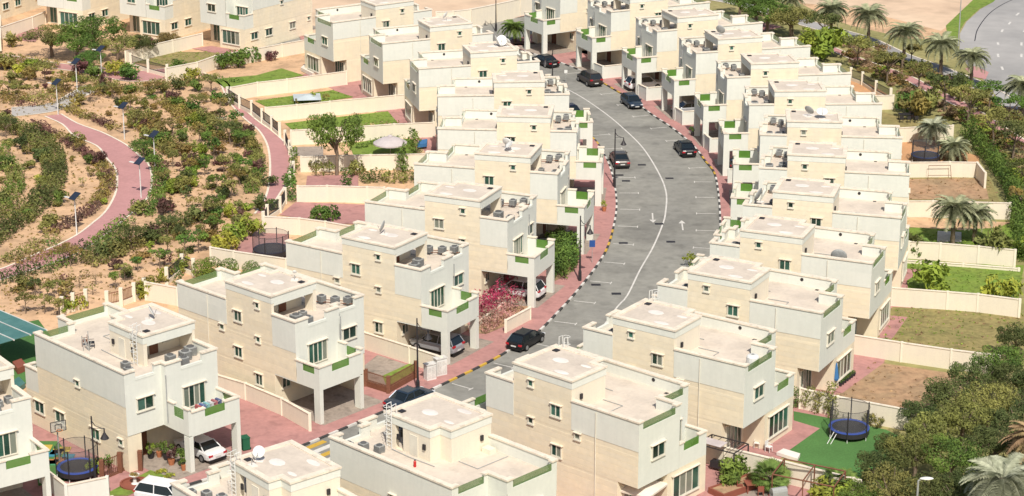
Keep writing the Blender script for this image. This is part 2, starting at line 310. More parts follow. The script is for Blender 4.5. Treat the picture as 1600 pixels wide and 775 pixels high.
def make_house(c, near):
    h = empty('villa', (0, 0, 0))
    w = MB(c)
    w.box(0, 12, 3.5, W_, -0.3, 3.0).box(1.85, 12, 0, 3.5, -0.3, 3.0).box(12, 14.0, 6.9, W_, -0.3, 3.0)
    w.box(0, 14.62, 0, 4.80, 3.0, 7.15).box(1.84, 14.02, 4.80, W_, 3.0, 7.15)
    w.build('wall', 'stone', h)
    r = MB(c)
    # white render panels, 3 cm proud
    r.box(-0.03, 6.25, -0.03, 0, 5.85, 7.15).box(11.88, 14.65, -0.03, 0, 5.45, 7.15)
    r.box(14.62, 14.65, 0, 4.83, 3.35, 7.15).box(14.02, 14.65, 4.80, 4.83, 3.0, 7.15).box(14.02, 14.05, 4.83, W_, 3.0, 7.15)
    r.box(-0.03, 0, 0, 4.82, 3.0, 7.15).box(-0.03, 1.81, 4.80, 4.82, 3.0, 7.15).box(1.81, 1.84, 4.82, W_, 3.0, 7.15)
    r.box(1.81, 14.05, W_, W_ + 0.03, 5.35, 7.15)
    r.build('render_panel', 'white', h)
    p = MB(c); t = 0.22; z = 7.15; T = 8.08
    for a in [(-0.03, 6.25, -0.03, t, T), (11.88, 14.65, -0.03, t, T), (14.40, 14.65, t, 1.40, T), (14.40, 14.65, 1.40, 3.40, 7.5), (14.40, 14.65, 3.40, 4.83, T),
              (13.80, 14.40, 4.61, 4.83, T), (13.80, 14.05, 4.83, 5.45, T), (13.80, 14.05, 5.45, 7.20, 7.5), (13.80, 14.05, 7.20, 7.95, T),
              (1.81, 14.05, 7.95, W_ + .03, T), (-0.03, t, t, 0.45, T), (-0.03, t, 0.45, 4.27, 7.46), (-0.03, t, 4.27, 4.58, T),
              (-0.03, 2.03, 4.58, 4.82, T), (1.81, 2.03, 4.82, 5.15, T), (1.81, 2.03, 5.15, 7.60, 7.46), (1.81, 2.03, 7.60, 7.95, T)]:
        p.box(a[0], a[1], a[2], a[3], z, a[4])
    # little inset frames in the two lowered stretches
    p.box(14.66, 14.68, 1.35, 3.45, 7.32, 7.36).box(14.06, 14.08, 5.40, 7.25, 7.32, 7.36)
    pr = p.build('parapet', 'white', h)
    cp = MB(c); k = 0.08
    for i, (u0, u1, v0, v1) in enumerate([(-.11, 6.24, -.11, t + k), (11.89, 14.73, -.11, t + k), (14.32, 14.73, t + k, 1.45), (14.32, 14.73, 3.35, 4.91),
              (13.72, 14.32, 4.53, 4.91), (13.72, 14.13, 4.91, 5.50), (13.72, 14.13, 7.15, 7.87), (1.73, 14.13, 7.87, W_ + .11),
              (-.11, t + k, t + k, 0.5), (-.11, t + k, 4.22, 4.50), (-.11, 2.11, 4.50, 4.90), (1.73, 2.11, 4.90, 5.2), (1.73, 2.11, 7.55, 7.87)]):
        MB(c).box(u0, u1, v0, v1, T, T + 0.12).build('coping', 'coping', h)
    g = MB(c); g.box(0.02, 0.05, 0.45, 4.27, 7.46, 8.0); g.build('glass_balustrade', 'balroof', h)
    g = MB(c); g.box(1.86, 1.89, 5.15, 7.60, 7.46, 8.0); g.build('glass_balustrade', 'balroof', h)
    # terrace floors
    f = MB(c)
    f.box(t, 6.25, t, 4.58, 7.15, 7.19).box(2.03, 13.80, 4.85, 7.95, 7.15, 7.192).box(11.88, 14.40, t, 4.61, 7.15, 7.19).box(10.1, 11.88, .25, 4.52, 7.15, 7.188)
    f.box(6.25, 7.37, 3.89, 4.85, 7.15, 7.186).box(2.03, 6.25, 4.58, 4.85, 7.15, 7.184).box(11.88, 13.8, 4.61, 4.85, 7.15, 7.184)
    f.build('terrace', 'roof', h)
    # roof room
    b = MB(c)
    b.box(6.25, 10.1, 0, 3.89, 7.15, 9.0).box(7.37, 10.1, 3.89, 4.85, 7.15, 9.0)
    b.box(10.1, 11.88, 0, 0.25, 7.15, 9.0).box(10.9, 11.88, 4.52, 4.85, 7.15, 9.0)
    b.build('roof_room', 'cream', h)
    s = MB(c)
    s.box(6.22, 11.91, -0.03, 3.92, 9.0, 9.58).box(7.34, 11.91, 3.92, 4.88, 9.0, 9.58).box(11.66, 11.91, 0.25, 4.52, 8.78, 9.0)
    s.build('roof_slab', 'white', h)
    q = MB(c); o = 0.10; e = 0.34
    for a in [(6.25 - o, 11.88 + o, -o, e), (11.88 - e, 11.88 + o, e, 4.85 - e), (7.37 - o, 11.88 + o, 4.85 - e, 4.85 + o),
              (6.25 - o, 6.25 + e, e, 3.89 - e), (6.25 - o, 7.37 + e, 3.89 - e, 3.89 + o), (7.37 - o, 7.37 + e, 3.89 + o, 4.85 - e)]:
        q.box(a[0], a[1], a[2], a[3], 9.58, 9.72)
    q.build('roof_coping', 'coping', h)
    q = MB(c); q.box(6.25 + e, 11.88 - e, e, 3.89 - e, 9.58, 9.64).box(7.37 + e, 11.88 - e, 3.89 - e, 4.85 - e, 9.58, 9.642); q.build('roof', 'roof', h)
    q = MB(c); q.box(10.9, 11.35, 3.75, 4.2, 9.64, 9.72); q.build('roof_hatch', 'dark', h)
    for (a, b2, r1, r2) in ((9.6, 2.7, .7, .5), (8.0, 0.9, .7, .3), (7.4, 3.0, .5, .2)):
        q = MB(c); q.lathe((a, b2), [(r1, 9.645), (r1 * .8, 9.665), (r1 * .4, 9.67)], 9)
        q.v = [(x, (b2 * c) + (y - b2 * c) * (r2 / r1), zz) for x, y, zz in q.v]; q.build('roof_patch', 'patch', h)
    q = MB(c); q.box(10.11, 10.16, 2.3, 3.1, 7.2, 8.75); q.build('door', 'wood', h)
    q = MB(c); q.box(8.6, 9.4, 4.851, 4.90, 7.2, 8.75); q.build('door', 'frame', h)
    for (u, v, zz, du, dv) in ((10.5, 4.93, 8.2, .12, .06), (6.16, 1.0, 8.2, .06, .12), (7.9, 4.93, 8.2, .12, .06)):
        q = MB(c); q.box(u - du, u + du, v - dv, v + dv, zz - .2, zz + .2); q.build('wall_light', 'dark', h)
    for u in (4.9, 12.9):
        q = MB(c); n = 10; ring = [(u + .14 * math.cos(2 * math.pi * i / n), 7.93, 7.75 + .14 * math.sin(2 * math.pi * i / n)) for i in range(n)]
        q.quad(*(ring if c < 0 else ring[::-1])); q.tube([(u, 7.95, 7.75), (u, 7.92, 7.75)], .15, 10); q.build('vent_pipe', 'dark', h)
    q = MB(c); q.box(5.3, 6.1, .5, 1.1, 7.19, 7.55); q.build('vent_box', 'cream', h)
    q = MB(c); q.tube([(6.05, 3.4, 7.24), (4.2, 3.4, 7.24), (4.2, .4, 7.24)], .035, 4).tube([(10.9, 5.2, 7.24), (9.0, 5.3, 7.24), (6.6, 5.2, 7.24)], .035, 4); q.build('roof_pipe', 'grey', h)
    q = MB(c); q.box(3.2, 3.5, 7.4, 7.7, 7.193, 7.21); q.build('roof_drain', 'dark', h)
    q = MB(c); q.tube([(3.9, -.09, 7.9), (3.9, -.09, .2)], .035, 5); q.build('downpipe', 'frame', h)
    # balcony and carport
    b = MB(c)
    b.box(14.62, 17.33, 0, 4.85, 3.0, 3.35)
    b.box(14.62, 17.33, 0, .2, 3.35, 4.20).box(14.66, 15.40, 0, .2, 4.20, 4.85).box(16.75, 17.33, 0, .2, 4.20, 4.85)
    b.box(17.13, 17.33, .2, 4.65, 3.35, 4.20).box(17.13, 17.33, .2, 1.40, 4.20, 4.85).box(17.13, 17.33, 3.30, 4.65, 4.20, 4.85)
    b.box(14.66, 17.33, 4.65, 4.85, 3.35, 4.20).box(14.66, 15.5, 4.65, 4.85, 4.2, 5.15).box(16.72, 17.33, 4.65, 4.85, 4.2, 5.15)
    b.box(12.0, 17.33, 0, .3, 2.9, 2.998).box(17.0, 17.33, .3, 4.55, 2.9, 2.998)
    bal = b.build('balcony', 'white', h)
    q = MB(c); k = 0.07
    for a in ((14.50, 17.40, -k, .27, 4.85, 4.96), (17.06, 17.40, .27, 1.45, 4.85, 4.96), (17.06, 17.40, 3.25, 4.58, 4.85, 4.96), (14.66, 15.57, 4.58, 4.92, 5.15, 5.25), (16.65, 17.40, 4.58, 4.92, 5.15, 5.25)):
        MB(c).box(*a).build('coping', 'coping', bal)
    for a in ((15.40, 16.75, .03, .06, 4.2, 4.85), (17.27, 17.30, 1.40, 3.30, 4.2, 4.83), (15.5, 16.72, 4.79, 4.82, 4.2, 5.0)):
        q = MB(c); q.box(*a); q.build('glass_panel', 'balglass', bal)
    q = MB(c); q.box(14.66, 17.13, .2, 4.65, 3.35, 3.38); q.build('balcony_floor', 'roof', bal)
    for v0, v1 in ((0, .38), (4.47, 4.85)):
        q = MB(c); q.box(16.65, 17.33, v0, v1, -0.3, 2.9); q.build('column', 'white', h)
    q = MB(c); q.box(12.0, 17.6, .1, 6.85, -0.1, 0.012); q.build('carport_floor', 'brick', h)
    q = MB(c); q.box(12.001, 12.06, 5.1, 6.2, 0.02, 2.3); q.build('entrance_door', 'wood', h)
    # garden balcony
    b = MB(c)
    b.box(0, .2, 4.82, 7.97, 3.0, 4.20).box(0, .2, 4.82, 5.4, 4.2, 4.85).box(0, .2, 7.25, 7.97, 4.2, 4.85).box(0, 1.81, 7.97, W_, 3.0, 4.85)
    bal = b.build('garden_balcony', 'white', h)
    
    for a in ((-k, .27, 4.83, 5.45, 4.85, 4.96), (-k, .27, 7.2, 7.9, 4.85, 4.96), (-k, 1.80, 7.9, W_ + k, 4.85, 4.96)): MB(c).box(*a).build('coping', 'coping', bal)
    q = MB(c); q.box(.03, .06, 5.4, 7.25, 4.2, 4.83); q.build('glass_panel', 'balglass', bal)
    q = MB(c); q.box(.2, 1.8, 4.85, 7.97, 3.0, 3.03); q.build('balcony_floor', 'roof', bal)
    q = MB(c); q.tube([(14.72, 4.90, 7.3), (14.72, 4.90, 3.4)], .05, 6); q.build('downpipe', 'grey', h)
    # cladding courses
    rows = []
    zz = 0.03; dz = 0.47
    while zz < 8.9:
        z1 = min(zz + dz - 0.03, 8.97)
        if zz < 2.8: z1 = min(z1, 2.98); rows.append(('a', 1.86, 11.99, zz, z1)); rows.append(('b', .02, 13.98, zz, z1))
        elif zz < 5.2: rows.append(('a', .02, 14.6, max(zz, 3.02), min(z1, 5.43))); rows.append(('b', 1.86, 13.98, max(zz, 3.02), min(z1, 5.33)))
        elif zz < 5.6: rows.append(('a', .02, 11.86, zz, min(z1, 5.83)))
        else: rows.append(('a', 6.27, 11.86, zz, min(z1, 8.98)))
        zz += dz
    one = MB(c)
    for side, u0, u1, z0, z1 in rows:
        q = MB(c) if near else one
        if side == 'a': q.box(u0, u1, -0.012, 0.0, z0, z1)
        else: q.box(u0, u1, W_, W_ + 0.012, z0, z1)
        if near: q.build('cladding_course', 'stone', h)
    if not near: one.build('cladding', 'stone', h, kind='stuff')
    make_windows(h, c)
    return h

HOUSE = {'L2': (-28.20, 174.61, -0.7377, 1), 'L3': (-20.09, 185.51, -0.5730, 1), 'L4': (-13.83, 197.46, -0.4124, 1), 'L5': (-9.74, 210.20, -0.2443, 1), 'R1': (9.03, 144.11, 2.4177, -1), 'R2': (17.68, 155.15, 2.5301, -1), 'R3': (25.03, 166.89, 2.6304, -1), 'R4': (31.07, 179.39, 2.7379, -1), 'R5': (35.71, 192.34, 2.8507, -1), 'R6': (38.91, 206.26, 2.9684, -1), 'R7': (40.51, 219.86, 3.0530, -1), 'R8': (40.67, 233.90, -3.1126, -1), 'R9': (39.28, 247.85, -3.0059, -1), 'R10': (36.36, 261.78, -2.8911, -1), 'R11': (31.97, 274.93, -2.7919, -1), 'R12': (26.29, 287.39, -2.7201, -1), 'R13': (19.03, 299.71, -2.5955, -1), 'L6': (-7.82, 223.58, -0.0862, 1), 'L7': (-8.24, 237.32, 0.0533, 1), 'L8': (-10.89, 250.13, 0.2619, 1), 'L9': (-15.85, 263.14, 0.4104, 1), 'L10': (-22.87, 274.98, 0.5673, 1), 'L1': (-33.12, 169.32, -0.7976, -1), 'B0': (3.02, 137.67, 2.3703, 1), 'B1': (-7.39, 128.20, 2.2639, 1), 'L0': (-43.80, 160.79, -0.9481, -1)}
LEFT = ['L0', 'L1', 'L2', 'L3', 'L4', 'L5', 'L6', 'L7', 'L8', 'L9', 'L10']
RIGHT = ['B2', 'B1', 'B0', 'R1', 'R2', 'R3', 'R4', 'R5', 'R6', 'R7', 'R8', 'R9', 'R10', 'R11', 'R12', 'R13']
TOPL = ['H4', 'H3', 'H2', 'H1']
HOUSE['B2'] = (-18.9, 118.6, R(124.5), 1)
HOUSE['H1'] = (-43.1, 298.4, R(53.8), -1)
HOUSE['H2'] = (-55.2, 304.0, R(58.0), -1)
HOUSE['H3'] = (-68.0, 309.6, R(61.0), -1)
HOUSE['H4'] = (-82.0, 316.0, R(66.0), -1)
def HL(n, u, v, z=0):
    x, y, a, c = HOUSE[n]
    return (x + u * math.cos(a) - v * c * math.sin(a), y + u * math.sin(a) + v * c * math.cos(a), z)
def nth(n):
    if n in LEFT: return ORD[LEFT.index(n)] + ' villa of the left row'
    if n in RIGHT: return ORD[RIGHT.index(n)] + ' villa of the right row'
    return {'H1': 'garden villa nearest the left row', 'H2': 'second garden villa at top left', 'H3': 'third garden villa at top left', 'H4': 'outermost garden villa at top left'}[n]
proto = {}
ROOT = {}
for n in LEFT + RIGHT + TOPL:
    x, y, a, c = HOUSE[n]; near = y < 200
    if (c, near) not in proto: o = proto[(c, near)] = make_house(c, near)
    else: o = copytree(proto[(c, near)])
    o.location = (x, y, 0); o.rotation_euler = (0, 0, a)
    if n in LEFT: lab = 'white and beige villa, %s from the bottom in the row left of the street' % ORD[LEFT.index(n)]
    elif n in RIGHT: lab = 'white and beige villa, %s from the bottom in the row right of the street' % ORD[RIGHT.index(n)]
    else: lab = 'two storey villa facing the park, ' + nth(n)
    o['label'] = lab; o['category'] = 'house'; o['group'] = 'villas along the curved street' if n not in TOPL else 'villas behind the park'
    ROOT[n] = o

# ---------------------------------------------------------------- ground, street, pavements, gardens
def V2(p): return Vector(p[:2])
def sheet(name, pts, z, m, **k): return link(name, poly_mesh(name, pts, z, m), kind='structure', **k)
sheet('ground', [(-3000, -500), (3000, -500), (3000, 6000), (-3000, 6000)], -0.16, 'sand2')
LK = [V2(HL(n, 19.2, 2.4)) for n in ('L0', 'L1', 'L2')]
LK = [LK[0] - (LK[1] - LK[0])] + LK + [V2(p) for p in [(-3.55, 174.66), (0.00, 179.99), (2.29, 183.99), (4.73, 190.71), (6.35, 195.69), (8.30, 202.43), (9.68, 208.59), (10.64, 215.95), (11.21, 222.64), (11.33, 229.73), (11.14, 236.71), (10.65, 242.48)]]
LK += [V2((9.6, 249.5)), V2((6.8, 257.4)), V2((0.6, 272.9)), V2((-8.1, 287.2)), V2((-14, 293.5))]
RK = [V2(HL(n, 18.6, 2.4)) for n in ('B2', 'B1', 'B0', 'R1', 'R2', 'R3', 'R4', 'R5', 'R6')]
RK = [RK[0] - (RK[1] - RK[0])] + RK + [V2(p) for p in [(22.45, 232.18), (21.82, 239.83), (20.88, 246.56), (19.14, 253.65), (17.20, 259.59), (14.86, 267.39), (13.07, 272.28), (10.45, 279.07), (7.92, 284.72)]]
RK += [V2((2.6, 292.6)), V2((-1.0, 297.2)), V2((-0.8, 299.8)), V2((3.5, 304.5)), V2((25, 324))]
FK = [V2(p) for p in ((30, 347.8), (2.5, 322.5), (-6.4, 314.5), (-11, 310.1), (-18, 305.5), (-30, 303))]
LKc, RKc, FKc = curve(LK, 1.0), curve(RK, 1.0), curve(FK, 1.0)
sheet('street', LKc + [V2((-34, 294)), V2((-34, 303))] + FKc[::-1] + RKc[::-1], -0.12, 'asphalt')
# land west and east of the street, raised to kerb height
sheet('park_ground', LKc + [V2((-34, 293)), V2((-60, 420)), V2((-420, 420)), V2((-420, 20)), V2((-75, 20))], -0.02, 'sand')
sheet('east_ground', RKc + [V2((60, 356)), V2((60, 500)), V2((700, 800)), V2((700, 20)), V2((-30, 20))], -0.02, 'verge')
sheet('north_ground', [FKc[0]] + FKc[1:] + [V2((-34, 303)), V2((-59, 420)), V2((59, 500)), V2((59, 372))], -0.024, 'sand2')
strip(LKc, offset(LKc, 20.5), 0.0, 'pavement', 'pink'); strip(RKc, offset(RKc, -20.5), 0.0, 'pavement', 'pink')
strip(FKc, offset(FKc, 4.2), 0.0, 'pavement', 'pink')
def arc(P):
    s = [0]
    for a, b in zip(P, P[1:]): s.append(s[-1] + (b - a).length)
    return s
def at_s(P, S, s):
    for i in range(len(S) - 1):
        if S[i + 1] >= s:
            t = (s - S[i]) / (S[i + 1] - S[i]); return P[i].lerp(P[i + 1], t), (P[i + 1] - P[i]).normalized()
    return P[-1], (P[-1] - P[-2]).normalized()
def kerb(P, side, name='kerb'):
    S = arc(P); K = empty(name, (0, 0, 0), kind='structure'); n = int(S[-1] / 1.05)
    me = {}
    for c in 'wby':
        me[c] = MB().box(-0.50, 0.50, -0.10, 0.10, -0.13, 0.02).mesh('kerb_block', {'w': 'kw', 'b': 'kb', 'y': 'ky'}[c])
    for i in range(n):
        p, t = at_s(P, S, (i + 0.5) * 1.05); nrm = Vector((-t.y, t.x)) * side
        yel = (i // 9) % 4 == 2
        c = ('y' if yel else 'w') if i % 2 else 'b'
        link('kerb_block', me[c], K, (p.x + nrm.x * 0.1, p.y + nrm.y * 0.1, 0), math.atan2(t.y, t.x))
kerb(LKc, 1); kerb(RKc, -1); kerb(FKc, 1)
# painted markings
def marks():
    S = arc(LKc)
    # bay lines with end ticks
    def nearest(P, q):
        return min(range(len(P)), key=lambda i: (P[i] - V2(q)).length)
    for P, ref, side in ((LKc, (11.15, 221.28), -1), (RKc, (22.51, 225.76), 1)):
        S = arc(P); s0 = S[nearest(P, ref)]; k = -14
        mk = empty('parking_bay_marking', (0, 0, 0), kind='structure')
        while k < 15:
            s = s0 + k * 5.85; k += 1
            if s < 3 or s > S[-1] - 3: continue
            p, t = at_s(P, S, s)
            if p.y > 284: continue
            n = Vector((-t.y, t.x)) * side; a = p + n * 0.3; b = p + n * 2.35
            MB().obox(a, b, 0.09, -0.119, -0.114).build('bay_line', 'paint', mk)
            MB().obox(b - t * 0.35, b + t * 0.30, 0.09, -0.118, -0.113).build('bay_tick', 'paint', mk)
marks()
CL = [V2(p) for p in [(9.78, 191.24), (10.82, 194.24), (12.43, 201.66), (14.10, 208.59), (15.54, 215.95), (16.16, 220.37), (16.69, 227.32), (16.40, 234.68), (15.21, 245.19), (13.40, 253.65), (11.40, 261.12), (8.50, 269.66)]]
offs = lambda n: V2(HL(n, 18.6 + 6.0, 2.4))
CL = [V2(HL('L1', 24.4, 2.4)), V2(HL('L2', 24.4, 2.4)), V2((0.9, 172.0)), V2((4.7, 178.4)), V2((7.6, 184.2))] + CL + [V2((5.5, 276)), V2((0.5, 285.5)), V2((-4, 292))]
CLc = curve(CL, 1.0)
strip(offset(CLc, .08), offset(CLc, -.08), -0.115, 'centre_line', 'paint')
def arrow(c, ang):
    m = MB(); m.obox((0, -1.7), (0, 0.7), 0.15, 0, 0.004); m.quad((-0.36, 0.6, .004), (0.36, 0.6, .004), (0, 1.6, .004))
    m.build('lane_arrow', 'paint', kind='structure', loc=(c[0], c[1], -0.117), rz=ang)
arrow((14.69, 218.36), math.pi - 0.04); arrow((17.59, 215.95), -0.03)
# yellow and white speed hump at the bottom
m0, m1 = V2((-15.59, 155.36)), V2((-14.54, 161.36))
hump = empty('speed_hump', (0, 0, 0), kind='structure')
S = arc(LKc); i0 = min(range(len(LKc)), key=lambda i: (LKc[i] - V2((-16.05, 158.31))).length)
p0, t0 = LKc[i0], (LKc[i0 + 1] - LKc[i0]).normalized(); n0 = Vector((t0.y, -t0.x))
for k in range(11):
    a = p0 + n0 * (0.5 + k * 0.95)
    MB().obox(a - t0 * 1.7, a + t0 * 1.7, 0.5, -0.119, -0.09 + 0.001 * (k % 2)).build('hump_stripe', 'ky' if k % 2 == 0 else 'kw', hump)
for i, (x, y) in enumerate([(16.02, 210.44), (11.22, 210.02), (9.82, 194.78), (7.99, 197.34), (12.70, 243.83), (17.42, 232.92), (15.23, 216.38), (11.95, 234.17), (12.56, 231.93), (14.67, 238.26)]):
    g = MB().box(-.45, .45, -.3, .3, 0, .006).build('manhole_cover', 'dark', loc=(x, y, -.12), label='dark drain cover in the asphalt, %s of ten counted from the lower street' % ORD[i], cat='drain cover', group='drain covers in the street')
# gardens (quads from house garden face outwards)
def yard(n, u0, u1, v0, v1, m, z=0.03, name='garden_ground'):
    pts = [V2(HL(n, u, v)) for u, v in ((u0, v0), (u1, v0), (u1, v1), (u0, v1))]
    if sum(a.x * b.y - a.y * b.x for a, b in zip(pts, pts[1:] + pts[:1])) < 0: pts = pts[::-1]
    return sheet(name, pts, z, m)
# right row gardens
sheet('garden_lawn', [(22.97, 165.72), (24.78, 164.78), (29.92, 161.88), (31.31, 159.57), (26.39, 152.04), (24.37, 153.21), (20.99, 156.82), (24.64, 162.14), (22.70, 163.45)], 0.034, 'turf')
sheet('patio', [(19.31, 158.31), (20.99, 156.82), (24.64, 162.14), (22.36, 164.11)], 0.040, 'pink')
sheet('garden_soil', [(27.11, 169.17), (31.28, 176.76), (39.62, 173.18), (37.03, 168.19), (32.96, 166.13), (30.46, 166.81)], 0.034, 'dirt')
sheet('patio', [(26.26, 170.73), (27.49, 169.59), (32.22, 176.76), (29.69, 177.98)], 0.040, 'pink')
sheet('garden_lawn', [(30.43, 181.41), (35.18, 190.71), (39.78, 190.02), (46.85, 188.65), (44.41, 177.67), (38.05, 177.21), (33.62, 179.53)], 0.034, 'drylawn')
sheet('patio', [(32.44, 182.69), (33.75, 182.37), (36.07, 187.97), (34.52, 188.48)], 0.040, 'pink')
sheet('garden_lawn', [(38.57, 204.78), (37.26, 194.24), (46.86, 191.41), (49.94, 202.63), (44.12, 203.21)], 0.034, 'lawn')
sheet('patio', [(37.61, 201.66), (40.06, 201.47), (37.59, 197.89), (36.97, 197.89)], 0.040, 'pink')
sheet('garden_lawn', [(40.44, 214.65), (41.89, 214.65), (52.89, 215.95), (50.37, 204.58), (46.08, 205.17), (39.16, 207.17)], 0.034, 'lawn')
sheet('sand_bed', [(40.70, 218.14), (43.03, 218.14), (47.82, 217.04), (51.53, 216.38), (49.97, 214.65), (45.86, 213.80), (40.48, 214.87)], 0.040, 'sand')
sheet('garden_soil', [(43.51, 232.67), (52.80, 233.17), (51.82, 221.50), (41.60, 221.50)], 0.034, 'drylawn')
sheet('garden_soil', [(43.77, 232.18), (52.16, 232.42), (51.02, 224.49), (42.11, 224.49)], 0.040, 'dirt')
sheet('garden_soil', [(45.36, 247.95), (49.00, 247.39), (53.35, 241.15), (52.46, 236.71), (43.47, 236.71)], 0.034, 'orange')
sheet('garden_soil', [(43.58, 277.00), (46.17, 274.96), (47.67, 269.01), (44.75, 265.80), (42.01, 269.01)], 0.034, 'orange')
sheet('garden_lawn', [(45.44, 261.12), (48.74, 256.59), (48.35, 252.20), (44.01, 252.20)], 0.034, 'drylawn')
sheet('garden_path', [(48.48, 264.22), (49.27, 264.22), (49.31, 258.99), (48.58, 258.38)], 0.040, 'pink')
sheet('garden_patio', [(13.46, 147.72), (15.30, 158.31), (16.30, 158.31), (20.99, 153.45), (25.03, 147.72)], 0.034, 'pink')
sheet('garden_patio', [(14.40, 147.72), (18.49, 152.86), (21.73, 147.72)], 0.040, 'brick')
# left row gardens
sheet('garden_lawn', [(-32.19, 266.44), (-28.41, 268.68), (-22.85, 271.95), (-19.99, 268.36), (-26.25, 264.54), (-30.26, 263.28)], 0.034, 'lawn')
sheet('garden_patio', [(-22.85, 271.95), (-20.98, 274.29), (-17.53, 271.62), (-19.99, 268.36)], 0.040, 'pink')
sheet('garden_lawn', [(-27.38, 255.70), (-15.27, 261.43), (-13.73, 255.70), (-25.86, 251.91)], 0.034, 'lawn')
sheet('garden_patio', [(-15.27, 261.43), (-13.07, 263.28), (-11.60, 256.59), (-13.73, 255.70)], 0.040, 'pink')
sheet('garden_lawn', [(-19.02, 246.56), (-15.06, 249.07), (-11.64, 248.51), (-11.02, 242.48), (-18.18, 241.94)], 0.034, 'lawn')
sheet('garden_patio', [(-25.60, 245.19), (-21.91, 245.46), (-21.60, 241.68), (-25.02, 241.41)], 0.034, 'brick')
sheet('garden_patio', [(-22.70, 233.42), (-17.06, 233.92), (-16.75, 229.24), (-22.52, 229.73)], 0.034, 'pink')
sheet('garden_patio', [(-24.31, 219.03), (-23.06, 223.57), (-15.50, 222.64), (-14.88, 215.95), (-18.51, 215.95)], 0.034, 'pink')
sheet('garden_patio', [(-27.95, 206.57), (-26.49, 213.37), (-22.68, 212.53), (-22.04, 204.58), (-26.45, 204.58)], 0.034, 'pink')
sheet('garden_lawn', [(-51.08, 287.26), (-49.06, 293.61), (-41.08, 292.85), (-37.88, 291.72), (-44.17, 284.00), (-45.76, 284.36)], 0.034, 'drylawn')
sheet('garden_patio', [(-44.02, 295.14), (-41.58, 296.69), (-37.23, 293.61), (-38.27, 291.34), (-41.08, 292.85)], 0.040, 'pink')
sheet('garden_lawn', [(-39.10, 277.69), (-33.51, 279.76), (-30.55, 283.65), (-27.23, 279.76), (-31.47, 276.32), (-36.36, 272.28)], 0.034, 'lawn')
sheet('garden_patio', [(-69.85, 300.63), (-69.95, 309.63), (-66.77, 307.54), (-66.39, 299.04)], 0.034, 'pink')
sheet('garden_lawn', [(-46.10, 185.30), (-43.05, 187.30), (-40.03, 180.78), (-38.25, 171.73), (-43.10, 171.73)], 0.034, 'turf')
sheet('garden_patio', [(-38.47, 162.40), (-37.34, 162.40), (-27.19, 152.50), (-28.34, 147.72), (-34.95, 147.72)], 0.006, 'pink')
sheet('play_surface', [(-37.88, 159.57), (-35.86, 159.57), (-32.11, 152.86), (-35.64, 151.11)], 0.046, 'turf')
sheet('garden_lawn', [(-30.52, 149.40), (-27.67, 154.04), (-26.17, 152.86), (-28.62, 149.40)], 0.040, 'lawn')
sheet('patio', [(-12.90, 175.40), (-11.70, 178.44), (-8.23, 175.40), (-9.25, 171.30), (-12.28, 171.73)], 0.034, 'brick')
sheet('garden_lawn', [(-11.03, 173.48), (-8.57, 176.76), (-8.09, 174.66), (-10.47, 171.01)], 0.040, 'lawn')
sheet('planted_bed', [(-3.72, 183.99), (-0.30, 190.71), (1.90, 191.06), (0.00, 186.46), (-2.29, 183.66)], 0.034, 'dirt')
sheet('planted_bed', [(4.03, 197.89), (4.38, 209.61), (6.86, 206.57), (5.95, 200.90)], 0.034, 'dirt')
# park paths
def path(a, b, name='park_path', m='pinkpath', z=0.0):
    A, B = curve([V2(p) for p in a], 1.5), curve([V2(p) for p in b], 1.5)
    n = max(len(A), len(B)); SA, SB = arc(A), arc(B)
    A2 = [at_s(A, SA, SA[-1] * i / n)[0] for i in range(n + 1)]; B2 = [at_s(B, SB, SB[-1] * i / n)[0] for i in range(n + 1)]
    strip(A2, B2, z, name, m)
    for P, sd in ((A2, 1), (B2, -1)):
        strip(offset(P, .12), offset(P, -.12), z + 0.03, 'path_edging', 'coping')
path([(-36.52, 269.01), (-32.53, 258.08), (-30.33, 253.07), (-28.73, 247.39), (-27.78, 241.94), (-26.94, 234.55), (-26.48, 227.56), (-26.54, 223.57), (-26.97, 219.47)], [(-35.79, 269.66), (-31.15, 257.78), (-28.90, 253.07), (-26.61, 247.39), (-25.34, 241.94), (-24.86, 235.95), (-24.74, 230.33), (-25.07, 226.61), (-25.59, 220.37)])
path([(-57.02, 259.14), (-54.05, 255.29), (-51.68, 250.06), (-48.18, 245.73), (-46.39, 241.01), (-44.44, 236.33), (-43.49, 231.78), (-42.82, 226.80), (-42.73, 220.24), (-43.40, 216.25), (-44.22, 212.38), (-45.81, 208.59), (-47.27, 206.03), (-49.69, 201.49), (-52.74, 198.64)],
     [(-55.21, 260.20), (-52.05, 255.29), (-49.12, 252.26), (-45.03, 246.45), (-42.16, 240.62), (-41.06, 238.26), (-39.87, 233.07), (-39.06, 226.18), (-39.64, 221.50), (-40.42, 216.82), (-41.73, 210.77), (-42.99, 206.77), (-44.83, 203.60), (-48.97, 198.26), (-51.86, 194.96)])
path([(-61.02, 258.99), (-57.99, 260.20), (-55.33, 262.66), (-54.48, 267.39), (-52.93, 271.29)], [(-61.95, 263.28), (-59.54, 263.91), (-57.14, 265.80), (-56.28, 269.66), (-54.76, 274.62)], m='palepath', z=0.006)
path([(-61.59, 284.00), (-57.36, 281.87), (-53.01, 278.72), (-49.28, 276.32), (-45.34, 277.69), (-42.03, 280.81), (-38.10, 276.32), (-36.28, 269.66)], [(-61.31, 286.90), (-57.12, 285.08), (-52.97, 283.29), (-50.61, 281.87), (-47.77, 282.58), (-43.75, 284.00), (-37.35, 277.00), (-35.51, 269.98)], z=0.004)
path([(-69.95, 289.10), (-65.17, 286.90), (-61.59, 284.00)], [(-70.62, 292.10), (-65.79, 289.85), (-61.31, 286.90)], z=0.008)
